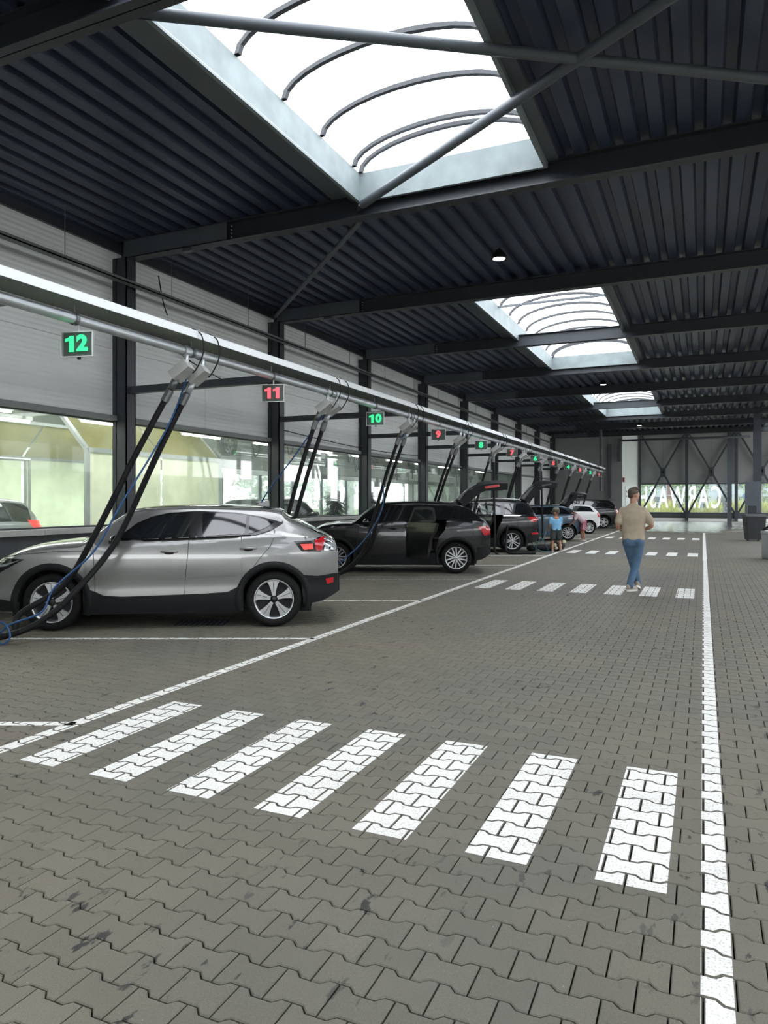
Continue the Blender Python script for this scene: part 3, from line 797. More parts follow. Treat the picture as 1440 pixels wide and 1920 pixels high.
# pipe goal frame inside the enclosure
gf = thing('spray_arch', 'thin metal pipe spray arch inside the pale wash enclosure', 'spray arch')
for dx in (0, .12):
    MB().tube([(-12.9 + dx, 7.9, .02), (-12.9 + dx, 7.9, 2.45), (-12.9 + dx, 10.6, 2.45), (-12.9 + dx, 10.6, .02)], .035, 8).build('pipe', ALU, gf)

for (y, l, dp) in ((4.9, .5, 1.0), (5.6, .45, .95), (6.4, .75, .75)):
    MB().tube(cat_rom([(-10.4, y, 3.9), (-10.4, y + .03, 3.9 - dp * .6), (-10.38, y + l * .3, 3.9 - dp * 1.25), (-10.4, y + l * .8, 3.9 - dp), (-10.4, y + l, 3.3), (-10.4, y + l + .05, 3.9)], 6), .018, 6).build('hanging_cable', BLACK, enc)
# tube lamps under the tunnel ceiling
TUBE = mat('tube_lamp_glow', (1, 1, 1), 0.4, emit=((1.0, 0.97, 0.88), 14.0))
for k in range(11):
    y = 6.75 + 2.72 * k
    lab = 'white tube lamp behind the glass, number %s from the left edge' % ['one', 'two', 'three', 'four', 'five', 'six', 'seven', 'eight', 'nine', 'ten', 'eleven'][k]
    t = thing('tube_lamp', lab, 'lamp', (-10.15, y, 3.02), 0, 'tube lamps behind the wash hall glass')
    MB().box(-.05, .05, 0, 1.35, .03, .1).build('housing', WHITE, t)
    MB().tube([(0, .03, .01), (0, 1.32, .01)], .022, 8).build('tube', TUBE, t)
    for yy in (.2, 1.15): MB().tube([(0, yy, .1), (0, yy, 1.08)], .006, 5).build('rod', STEEL2, t)

for k in range(4):  # lamps added inside the enclosure to brighten its frosted panels
    y = 2.2 + 3.2 * k
    t = thing('tube_lamp', ['first', 'second', 'third', 'fourth'][k] + ' added fill lamp under the canopy of the wash enclosure', 'lamp', (-12.5, y, 3.2), 0, 'added fill lamps in the wash enclosure')
    MB().box(-.06, .06, 0, 1.8, .03, .1).build('housing', WHITE, t)
    MB().tube([(0, .03, .0), (0, 1.77, .0)], .03, 8).build('tube', mat('added_fill_glow', (1, 1, 1), .4, emit=((1.0, 0.97, 0.86), 5.0)), t)
# gantry, cables and brushes farther along
gan = thing('wash_gantry', 'long pale gantry beam with pipes behind the glass', 'gantry')
PALE = mat('pale_machine_paint', (0.42, 0.45, 0.42), 0.5, noise=(3, .1)); DARKM = mat('dark_machine', (0.035, 0.04, 0.04), 0.5)
MB().box(-12.05, -11.75, 14.8, 39, 2.5, 2.78).build('beam', PALE, gan)
MB().box(-14.4, -14.1, 14.8, 39, 2.5, 2.78).build('beam', PALE, gan)
for k, y in enumerate((15.4, 18.6, 22.4, 26.8, 31.2, 35.6)):
    for x in (-11.9, -14.25): MB().box(x - .11, x + .11, y - .11, y + .11, 0, 2.5).build('post', PALE, gan)
    MB().box(-14.4, -11.75, y - .12, y + .12, 2.78, 3.0).build('cross_beam', PALE, gan)
for (z, x) in ((2.86, -11.7), (2.95, -11.85), (3.25, -11.5)):
    MB().tube([(x, 14.6, z), (x, 39, z)], .03, 6).build('pipe', ALU, gan)
rc = random.Random(3)
for k in range(30):
    y = 15.0 + k * .78 + rc.uniform(-.2, .2); z0 = rc.uniform(3.2, 3.9)
    x = rc.uniform(-11.5, -10.6); l = rc.uniform(.3, .8); dp = rc.uniform(.3, .9)
    o = MB().tube(cat_rom([(x, y, z0), (x + .05, y + l * .15, z0 - dp * .7), (x, y + l * .5, z0 - dp), (x, y + l * .85, z0 - dp * .7), (x, y + l, z0)], 5), .016, 5).build('hanging_cable', BLACK, gan)
for k in range(26):
    y = 15.2 + k * .9 + rc.uniform(-.3, .3); x = rc.uniform(-11.7, -11.3); z = rc.uniform(2.55, 3.2)
    m = MB(); m.box(x - .08, x + .08, y - rc.uniform(.06, .16), y + rc.uniform(.06, .16), z, z + rc.uniform(.12, .3))
    m.tube([(x, y, z), (x, y, z - rc.uniform(.1, .35))], .03, 6)
    m.build('valve_unit', DARKM if k % 2 else PALE, gan)
fan = thing('wall_fan', 'round dark blower fan hanging behind the second window', 'fan', (-11.0, 14.95, 3.05))
MB().lathe([(.27, -.08), (.31, -.08), (.31, .1), (.27, .1)], 24, 'x', closed=True).build('ring', DARKM, fan, True)
for k in range(6):
    a = k * PI / 3
    MB().bar((0, math.cos(a) * .05, math.sin(a) * .05), (0, math.cos(a) * .27, math.sin(a) * .27), .11, .015, (1, .4, 0)).build('blade', STEEL2, fan)
MB().tube([(0, 0, .3), (0, 0, 1.05)], .02, 6).build('rod', STEEL2, fan)
br_lab = ['tall dark wash brush roller behind the glass left of the black car', 'dark wash brush roller behind the glass above the black car bonnet', 'dark wash brush roller behind the glass near the beach flag']
for k, (x, y) in enumerate(((-11.4, 21.6), (-11.5, 25.2), (-13.8, 29.6))):
    t = thing('wash_brush', br_lab[k], 'brush', (x, y, 0), 0, 'wash brushes behind the glass')
    MB().tube([(0, 0, 0), (0, 0, 2.5)], .06, 10).build('shaft', ALU, t, True)
    m = MB()
    for i in range(900):
        z = rc.uniform(.25, 2.0); a = rc.uniform(0, 2 * PI); l = rc.uniform(.42, .55); dz = -rc.uniform(.05, .3)
        ca, sa = math.cos(a), math.sin(a)
        m.add([(ca * .05, sa * .05, z), (ca * .05 - sa * .03, sa * .05 + ca * .03, z), (ca * l - sa * .04, sa * l + ca * .04, z + dz), (ca * l, sa * l, z + dz)], [(0, 1, 2, 3)])
    b = m.build('bristles', mat('brush_bristle', (0.03, 0.045, 0.045), .7), t); b['kind'] = 'stuff'

# ================================================================== OUTSIDE
GRASS = mat('grass_blades', (0.30, 0.31, 0.05), 0.7, noise=(0.7, .35)); LAWN = mat('lawn', (0.06, 0.075, 0.025), .9, noise=(.5, .3))
LEAF = mat('leaf_green', (0.07, 0.115, 0.028), .7, noise=(.9, .4))
yard = structure('floor_outside')
MB().box(-60, 60, 63.2, 160, -.1, .02).build('lawn', LAWN, yard)
MB().box(-80, -16.4, -30, 120, -.1, .015).build('lawn', LAWN, yard)
def grass(name, x0, x1, y0, y1, n, hmin, hmax, label, seed):
    r = random.Random(seed); m = MB()
    for i in range(n):
        x, y = r.uniform(x0, x1), r.uniform(y0, y1)
        h = r.uniform(hmin, hmax) * (0.6 + 0.5 * math.sin(x * 1.7) ** 2); a = r.uniform(0, PI); wv = r.uniform(.02, .05)
        dx, dy = math.cos(a) * wv, math.sin(a) * wv; lx, ly = r.uniform(-.3, .3) * h, r.uniform(-.3, .3) * h
        m.add([(x - dx, y - dy, 0), (x + dx, y + dy, 0), (x + lx * .4 + dx * .7, y + ly * .4 + dy * .7, h * .6), (x + lx, y + ly, h), (x + lx * .4 - dx * .7, y + ly * .4 - dy * .7, h * .6)], [(0, 1, 2, 3, 4)])
    o = m.build(name, GRASS, None); tag(o, label, 'grass', kind='stuff')
grass('tall_grass', -14, 14, 66.5, 70, 6500, .9, 1.9, 'tall yellow green grass growing outside the far window', 5)
grass('tall_grass', -20, -17.2, 8, 44, 5200, .6, 1.3, 'tall green grass outside behind the wash tunnel windows', 6)
def bush(name, x, y, r_, h, label, seed, grp):
    rr = random.Random(seed)
    t = thing(name, label, 'tree', (x, y, 0), 0, grp)
    MB().tube([(0, 0, 0), (.05, 0, h * .5), (0, .08, h * .8)], [.1, .07, .03], 7).build('trunk', mat('bark', (.08, .06, .045), .9), t)
    m = MB()
    for i in range(1500):
        a = rr.uniform(0, 2 * PI); ph = math.acos(rr.uniform(-1, 1)); q = rr.uniform(.55, 1) * (1 + .2 * math.sin(a * 3 + ph * 4))
        c = Vector((math.sin(ph) * math.cos(a) * r_ * q, math.sin(ph) * math.sin(a) * r_ * q, h * .62 + math.cos(ph) * h * .38 * q))
        s = rr.uniform(.08, .17); u = Vector((rr.uniform(-1, 1), rr.uniform(-1, 1), rr.uniform(-1, 1))).normalized(); v = u.orthogonal().normalized()
        m.add([c - u * s, c + v * s * .5, c + u * s, c - v * s * .5], [(0, 1, 2, 3)])
    o = m.build('foliage', LEAF, t); o['kind'] = 'stuff'
for k, (x, y, r_, h) in enumerate(((-6.5, 82, 2.4, 5.5), (-1.2, 84, 2.0, 5.0), (5.5, 83, 2.6, 5.8), (10.5, 84, 2.2, 5.0))):
    bush('tree', x, y, r_, h, ['green tree outside behind the letter S', 'green tree outside behind the letter W', 'green tree outside behind the letter C', 'green tree outside at the far right window'][k], 20 + k, 'trees outside')
for k, (x, y, r_, h) in enumerate(((-24, 20, 2.4, 4.6), (-25, 28, 2.8, 5), (-23.5, 36, 2.3, 4.5), (-25, 46, 2.6, 5), (-24, 10, 2.4, 4.6))):
    bush('tree', x, y, r_, h, 'leafy green tree outside behind the wash tunnel', 30 + k, 'trees behind the wash tunnel')
# office block across the road
bd = thing('office_building', 'white and glass office building across the road outside', 'building', (0, 100, 0))
BW = mat('pale_facade', (0.16, 0.185, 0.21), .7); BG = mat('facade_window', (0.02, 0.03, 0.04), .3); BRK = mat('facade_brick', (.06, .022, .018), .8); FENW = mat('fence_paint', (.17, .18, .185), .7)
MB().box(-22, 22, 0, 10, 0, 7.5).build('wall', BW, bd)
for i in range(17):
    x = -21 + 2.5 * i
    for z in (.6, 3.2, 5.4):
        fr = MB().box(x, x + 1.7, -.08, 0, z, z + 1.6).build('window', FENW, bd)
        MB().box(x + .08, x + 1.62, -.1, -.08, z + .08, z + 1.52).build('pane', BG, fr)
    if i % 4 == 2: MB().box(x + 1.72, x + 2.45, -.12, 0, .3, 7).build('brick_pier', BRK, bd)
# fence of white posts along the road
fe = thing('white_fence', 'white post and rail fence outside the far window', 'fence', (0, 76, 0))
for z in (.75, 1.35, 2.1): MB().box(-18, 18, -.03, .03, z, z + .08).build('rail', FENW, fe)
for k in range(15): MB().box(-18 + k * 2.55, -17.9 + k * 2.55, -.06, .06, 0, 2.6).build('post', FENW, fe)
tag(MB().lathe([(.001, 0), (.22, .0), (.22, .03), (.001, .03)], 20, 'y', (3.6, 75.6, 2.05)).tube([(3.6, 75.63, 0), (3.6, 75.63, 2.0)], .03, 6).build('traffic_sign', mat('blue_sign', (.008, .05, .14), .5)), 'round blue traffic sign on a post outside', 'sign')
# beach flags with vertical lettering
FLAGM = mat('flag_cloth', (.20, .205, .21), .8); FLAGT = mat('flag_lettering', (.03, .032, .07), .7)
def beach_flag(loc, rz, label, h=3.4):
    t = thing('beach_flag', label, 'flag', loc, rz, 'beach flags outside')
    MB().tube(cat_rom([(0, 0, 0), (0, 0, h * .6), (.03, 0, h * .92), (.25, 0, h), (.5, 0, h * .96)], 5), .02, 6).build('pole', STEEL2, t)
    pts = [(.02, h * .14), (.55, h * .2), (.6, h * .55), (.56, h * .9), (.3, h * .985), (.06, h * .93), (.02, h * .6)]
    MB().prism([(p[0], p[1]) for p in pts], Matrix(((1, 0, 0, 0), (0, 0, 1, 0), (0, 1, 0, 0), (0, 0, 0, 1))), .006).build('cloth', FLAGM, t)
    for sgn in (-1, 1):
        o = new_obj('lettering', text_mesh('CARWASH', .5, .003, 'flag_text', .008), FLAGT, t)
        o.location = (.31, -.012 if sgn < 0 else .018, h * .54)
        M = Matrix.Rotation(PI / 2, 4, 'X') @ Matrix.Rotation(-PI / 2, 4, 'Z') if sgn < 0 else Matrix.Rotation(PI, 4, 'Z') @ Matrix.Rotation(PI / 2, 4, 'X') @ Matrix.Rotation(-PI / 2, 4, 'Z')
        o.rotation_euler = M.to_euler()
beach_flag((1.45, 64.3, 0), 0, 'white beach flag with vertical lettering outside the far window', 3.2)
beach_flag((-17.4, 34.0, 0), math.radians(60), 'white beach flag with vertical lettering seen through the wash tunnel', 3.2)

# ================================================================== VACUUM RAIL, PIPE, SIGNS, HOSES
RX = -5.44
rail = thing('overhead_rail', 'long grey overhead beam carrying the vacuum hoses along the bays', 'beam')
RAILM = mat('shaded_rail_grey', (0.10, 0.11, 0.115), 0.5); 
MB().box(RX - .40, RX, -8, 45.4, 3.515, 3.597).build('beam', RAILM, rail)  # darker grey puts the shade of the underside into the colour
MB().box(RX, RX + .006, -8, 45.4, 3.512, 3.6).build('lit_face', mat('lit_face_pale', (.80, .83, .83), .4), rail)  # pale strip paints the skylit side face of the beam
MB().box(RX - .41, RX - .40, -8, 45.4, 3.495, 3.6).build('lip', WHITE, rail)
for y in COLY:
    if y > 46: continue
    MB().box(-9.3, RX - .42, y - .065, y + .065, 3.50, 3.62).build('support_arm', STEEL, rail)
MB().box(RX - .34, RX - .2, 45.2, 45.5, 2.2, 6.2).build('end_post', STEEL2, rail)
for k in range(14):
    y = 2.9 + 3.485 * k
    m = MB().box(RX - .52, RX - .36, y, y + .34, 3.475, 3.495); m.box(RX - .42, RX - .40, y, y + .04, 3.47, 3.52).box(RX - .42, RX - .40, y + .3, y + .34, 3.47, 3.52)
    m.build('rail_bracket', WHITE, rail)
    MB().tube(cat_rom([(RX - .42, y + .36, 3.5), (RX - .40, y + .45, 3.44), (RX - .38, y + .6, 3.43), (RX - .36, y + .72, 3.5)], 5), .009, 6).build('cable', BLACK, rail)
PXX = RX - .15; PZZ = 3.37
pipe = thing('suction_pipe', 'long galvanised round pipe hung below the overhead beam', 'pipe')
o = MB().tube([(PXX, -8, PZZ), (PXX, 45.2, PZZ)], .052, 16).build('tube', GALV, pipe); auto_smooth(o, 50)
CLAMP = mat('clamp_steel', (.18, .19, .19), .4, .8)
for k in range(30):
    y = -1.76 + 1.742 * k - .06
    if y > 45: break
    m = MB().lathe([(.056, -.02), (.062, -.02), (.062, .02), (.056, .02)], 14, 'y', (PXX, y, PZZ), closed=True)
    m.tube([(PXX, y, PZZ + .06), (PXX, y, 3.515)], .008, 6)
    m.build('pipe_clamp', CLAMP, pipe)

SIGNB = glass_mat('sign_acrylic', (0.80, 0.84, 0.82), haze=0.12, haze_col=(.5, .52, .5), haze_var=.1)
SIGNC = mat('sign_back_grey', (0.24, 0.26, 0.25), .5)
LEDG = mat('led_green', (.05, .7, .3), .5, emit=((0.03, 0.92, 0.30), 0.5)); LEDR = mat('led_red', (.8, .12, .15), .5, emit=((1.0, 0.10, 0.14), 0.55))
sign_lab = ['green bay sign reading 12, leftmost and largest of the hanging signs', 'red bay sign reading 11, hanging above the silver car', 'green bay sign reading 10, second green sign from the left',
            'red bay sign reading 9, second red sign from the left', 'green bay sign reading 8, third green sign from the left', 'red bay sign reading 7, third red sign from the left',
            'green bay sign reading 6, above the estate with open hatch', 'red bay sign reading 5, fourth red sign from the left', 'green bay sign reading 4, fifth green sign from the left',
            'red bay sign reading 3, second last of the red signs', 'green bay sign reading 2, last of the green signs', 'red bay sign reading 1, farthest of the hanging signs']
for k in range(12):
    n = 12 - k; y = 5.19 + 3.485 * k
    t = thing('bay_number_sign', sign_lab[k], 'sign', (PXX, y, 3.13), math.radians(14), 'bay number signs')
    MB().box(-.15, .15, -.008, .05, -.115, .115).build('case', SIGNC, t)
    MB().box(-.17, .17, -.02, -.012, -.125, .125).build('cover', SIGNB, t)
    m = MB()
    for (a, b, c, d) in ((-.17, .17, .117, .125), (-.17, .17, -.125, -.117), (-.17, -.162, -.125, .125), (.162, .17, -.125, .125)): m.box(a, b, -.024, -.008, c, d)
    m.build('rim', WHITE, t)
    st = str(n); wd = .125 if len(st) == 2 else 0
    for q, ch in enumerate(st):
        if ch == '1':
            mb = MB().prism([(-.01, -.078), (.035, -.078), (.035, .078), (-.005, .078), (-.015, .062), (-.048, .052), (-.048, .022), (-.01, .03)], Matrix.Identity(4), .006)
            tm = mb.mesh('digit')
        else: tm = text_mesh(ch, .205, .003, 'digit', .010)
        o = new_obj('digit', tm, LEDG if n % 2 == 0 else LEDR, t)
        o.rotation_euler = (PI / 2, 0, 0); o.location = (-wd / 2 + wd * q, -.028, 0); o.scale = (1.1, 1, 1)
    MB().tube([(0, .02, .115), (0, .02, .19)], .01, 6).build('hook', GALV, t)
    MB().lathe([(.018, -.115), (.018, -.14), (.001, -.145)], 10, 'z', (0, .02, 0)).build('sensor', BLACK, t)

BOXM = mat('swivel_box_grey', (0.46, 0.46, 0.44), .45, .3, noise=(5, .08))
BLUE = mat('blue_air_hose', (0.012, 0.07, 0.21), .45)
HOSE = mat('black_suction_hose', (0.009, 0.009, 0.010), .55, spec=0.2)
Rv = Vector((math.cos(THETA), math.sin(THETA), 0)); Fv = Vector((-math.sin(THETA), math.cos(THETA), 0))
def on_plane(d, r, z): return Fv * d + Rv * r + Vector((0, 0, z))
def boxes(y, idx):
    """two swivel boxes on the pipe; returns hose outlets"""
    names = ['nearest', 'second', 'third', 'fourth', 'fifth', 'sixth', 'seventh', 'eighth', 'ninth', 'tenth', 'eleventh', 'twelfth']
    outs = []
    for q, dy in enumerate((-.14, .16)):
        t = thing('hose_swivel', '%s grey hose swivel box of the %s vacuum station' % (('left', 'right')[q], names[idx]), 'vacuum fitting', (PXX, y + dy, PZZ), 0, 'hose swivel boxes')
        M = Matrix.Rotation(math.radians(-38), 3, 'Y') @ Matrix.Rotation(math.radians(12), 3, 'Z')
        c = Vector((-.03, -.02, -.24))
        MB().cbox(c, (.24, .18, .12), M).build('box', BOXM, t)
        MB().tube([(.02, 0, -.05), (.02, 0, -.2)], .028, 10).build('neck', GALV, t, True)
        m = MB().lathe([(.058, -.05), (.066, -.05), (.066, .05), (.058, .05)], 14, 'y', closed=True)
        m.build('collar', GALV, t)
        e0 = c + M @ Vector((-.1, 0, -.02)); e1 = e0 + Vector((-.06, -.03, -.14))
        MB().tube([e0, e1], .042, 10).build('spigot', CLAMP if q == 0 else GALV, t, True)
        MB().tube(cat_rom([(.06, .05, .27), (.2, .05, .18), (.22, .06, -.02), (.12, .08, -.18), (.06, .06, -.26)], 5), .008, 6).build('cable', BLACK, t)
        outs.append(Vector((PXX, y + dy, PZZ)) + e1)
    return outs
names12 = ['nearest', 'second', 'third', 'fourth', 'fifth', 'sixth', 'seventh', 'eighth', 'ninth', 'tenth', 'eleventh', 'twelfth']
for k in range(12):
    y = 6.92 + 3.485 * k
    if y > 45.1: continue
    outs = boxes(y, k)
    for q, s in enumerate(outs):
        d0 = s.dot(Fv); r0 = s.dot(Rv)
        if k == 0:
            pts = [s, on_plane(d0 - .05, r0 - .42 + .04 * q, 2.1), on_plane(d0 - .12, r0 - .86 + .06 * q, 1.18 - .02 * q), on_plane(8.32 - .06 * q, r0 - 1.2 + .1 * q, .62), on_plane(8.15 - .08 * q, r0 - 1.62 + .2 * q, .31 - .04 * q),
                   on_plane(8.05 - .1 * q, -4.2, .10), on_plane(8.05 - .1 * q, -4.75, .05), on_plane(8.1, -5.4, .05)]
        elif k in (4, 6) and q == 1:      # straight dropping hoses in use
            pts = [s, s + Vector((.02, 0, -1.0)), s + Vector((.06, -.05, -2.2)), s + Vector((.1, -.1, -2.85)), s + Vector((.5, .1, -3.0))]
        else:
            L = (.62, .62, .66, .70, .62, .6, .72, .6, .62, .7, .6, .6)[k] + .03 * q
            pts = [s, on_plane(d0 + .02, r0 - L * .40, 2.15), on_plane(d0 + .05, r0 - L * .85, 1.15), on_plane(d0 + .1, r0 - L * 1.2, .5), on_plane(d0 + .1, r0 - L * 1.9, .08), on_plane(d0 + .1, r0 - L * 2.4, .06)]
        o = MB().tube(cat_rom(pts, 6), .036, 8).build('suction_hose', HOSE, None, True)
        tag(o, '%s black suction hose of the %s vacuum station' % (('left', 'right')[q], names12[k]), 'hose', 'black suction hoses')
        MB().tube([s + (Vector(pts[1]) - s).normalized() * .01, s + (Vector(pts[1]) - s).normalized() * .16], .047, 10).build('cuff', CLAMP, o)
s0 = Vector((PXX - .1, 6.95, 3.12))
d0 = s0.dot(Fv); r0 = s0.dot(Rv)
pts = [s0, on_plane(d0, r0 - .24, 2.5), on_plane(8.3, r0 - .68, 1.55), on_plane(8.2, r0 - .95, 1.02), on_plane(8.1, r0 - 1.35, .62), on_plane(8.0, -3.82, .36), on_plane(7.95, -4.16, .22), on_plane(7.95, -4.28, .08), on_plane(7.9, -4.20, .02),
       on_plane(7.92, -4.13, .1), on_plane(7.95, -4.22, .24), on_plane(8, -4.5, .28), on_plane(8, -4.9, .2)]
tag(MB().tube(cat_rom(pts, 8), .011, 8).build('air_hose', BLUE, None, True), 'thin blue air hose looping past the silver car front wheel', 'hose', 'blue air hoses')
for k, lab in ((1, 'thin blue air hose above the silver car roof'), (2, 'thin blue air hose hanging in front of the black car')):
    s0 = Vector((PXX - .08, 6.95 + 3.485 * k, 3.12)); d0 = s0.dot(Fv); r0 = s0.dot(Rv)
    if k == 1: pts = [s0, on_plane(d0, r0 - .5, 2.4), on_plane(d0 + .1, r0 - 1.0, 1.75), on_plane(d0 + .1, r0 - 1.15, 1.45), on_plane(d0 + .1, r0 - 1.3, .9), on_plane(d0 + .1, r0 - 1.6, .05)]
    else: pts = [s0, on_plane(d0, r0 - .45, 2.2), on_plane(14.4, r0 - .52, 1.45), on_plane(14.3, r0 - .85, .85), on_plane(14.2, r0 - 1.3, .42), on_plane(14.2, r0 - 1.6, .2), on_plane(14.2, r0 - 2.2, .03)]
    tag(MB().tube(cat_rom(pts, 8), .011, 8).build('air_hose', BLUE, None, True), lab, 'hose', 'blue air hoses')

# loose cables on the left wall
for k, (y0, z0, y1, z1, lab) in enumerate(((10.2, 4.9, 13.2, 4.15, 'thin black cable sloping along the wall above the first station'), (15.2, 3.35, 24.6, 3.25, 'thin dark cable strung along the wall above the windows'), (10.75, 5.9, 11.0, 5.2, 'short black cable end hanging below the roof beam'))):
    pts = [(-9.5, y0 + (y1 - y0) * q / 6, z0 + (z1 - z0) * q / 6 - .10 * math.sin(PI * q / 6)) for q in range(7)]
    tag(MB().tube(pts, .012, 6).build('wall_cable', BLACK, None), lab, 'cable')

# ================================================================== CARS
def paint_car(name, col, metal=0.0, rough=0.3):
    return mat(name, col, rough, metal, 0.5, coat=1.0 if max(col) > .03 else 0.55)
TINT = mat('dark_car_glass', (0.010, 0.012, 0.013), 0.03, 0.0, 0.6, coat=0.6)
CLAD = mat('black_cladding', (0.011, 0.012, 0.013), 0.6, spec=0.22)
GLOSSB = mat('gloss_black_trim', (0.008, 0.008, 0.009), 0.12, coat=0.5)
SEAM = mat('panel_gap', (0.012, 0.012, 0.012), 0.8)
TGATE = mat('tailgate_dark', (0.010, 0.011, 0.012), 0.5, spec=0.2)
TGLASS = glass_mat('door_glass', (0.45, 0.52, 0.50), haze=0.03)
CABIN = mat('dark_cabin', (0.012, 0.012, 0.013), 0.8)
RIMS = mat('machined_alloy', (0.62, 0.63, 0.64), 0.28, 0.9); RIMD = mat('black_alloy', (0.015, 0.015, 0.016), 0.35)
TYRE = mat('tyre_rubber', (0.011, 0.011, 0.011), 0.8, spec=0.2)
REDL = mat('red_lamp_lens', (0.42, 0.012, 0.018), 0.12, coat=0.6, emit=((0.8, 0.02, 0.03), 0.03)); REDB = mat('lit_red_lamp', (0.6, 0.02, 0.02), 0.2, emit=((1.0, 0.06, 0.05), 0.7))
CLEARL = mat('clear_lamp_lens', (0.42, 0.44, 0.46), 0.08, 0.4, coat=0.6)

def make_wheel(R, rr, style):
    """one wheel (tyre with rim and spokes as children), outer face towards +y"""
    w = .11
    prof = [(rr - .005, w * .86), (rr + .015, w * .98), (rr + (R - rr) * .5, w * 1.04), (R - .025, w * .92), (R - .005, w * .7), (R, w * .3), (R, -w * .3), (R - .005, -w * .7), (R - .025, -w * .92), (rr + .02, -w), (rr - .005, -w * .86)]
    t = MB().lathe(prof, 40, 'y').build('wheel', TYRE, None, True)
    m = MB().lathe([(rr, w * .88), (rr - .012, w * .9), (rr - .02, w * .78), (rr - .03, w * .2), (rr - .03, -w * .7)], 40, 'y')
    o = m.build('rim', RIMS if style != 'dark' else RIMS, t, True)
    MB().lathe([(.001, w * .30), (rr - .03, w * .22)], 32, 'y').build('rim_back', CABIN, t)
    MB().lathe([(.001, w * .80), (.028, w * .80), (.034, w * .74), (.05, w * .55), (.05, w * .3)], 20, 'y').build('hub_cap', RIMD if style == 'volvo' else RIMS, t, True)
    def spoke(ang, poly, y0, y1, m_, nm='spoke'):
        M = Matrix.Rotation(ang, 4, 'Y') @ Matrix(((1, 0, 0, 0), (0, 0, -1, y1), (0, 1, 0, 0), (0, 0, 0, 1)))
        MB().prism(poly, M, y1 - y0).build(nm, m_, t, fix=True)
    if style == 'volvo':
        for k in range(5):
            a = PI / 2 + k * 2 * PI / 5
            pl = [(.045, -.020), (.12, -.034), (rr - .06, -.058), (rr - .016, -.088), (rr - .012, 0), (rr - .016, .088), (rr - .06, .058), (.12, .034), (.045, .020)]
            spoke(a, pl, w * .35, w * .78, RIMS)
            spoke(a, [(.09, -.003), (rr - .03, -.003), (rr - .03, .003), (.09, .003)], w * .72, w * .81, RIMD, 'spoke_groove')
    else:
        n = 5 if style == 'five' else 6 if style == 'six' else 7
        for k in range(n):
            a = PI / 2 + k * 2 * PI / n
            for sg in (-1, 1):
                pl = [(.03, sg * .004), (rr - .015, sg * .045 - .012), (rr - .015, sg * .045 + .012), (.03, sg * .03)]
                if sg < 0: pl = [(.03, -.03), (rr - .015, -.057), (rr - .015, -.030), (.03, -.004)]
                else: pl = [(.03, .004), (rr - .015, .030), (rr - .015, .057), (.03, .03)]
                spoke(a, pl, w * .4, w * .78, RIMS)
    return t

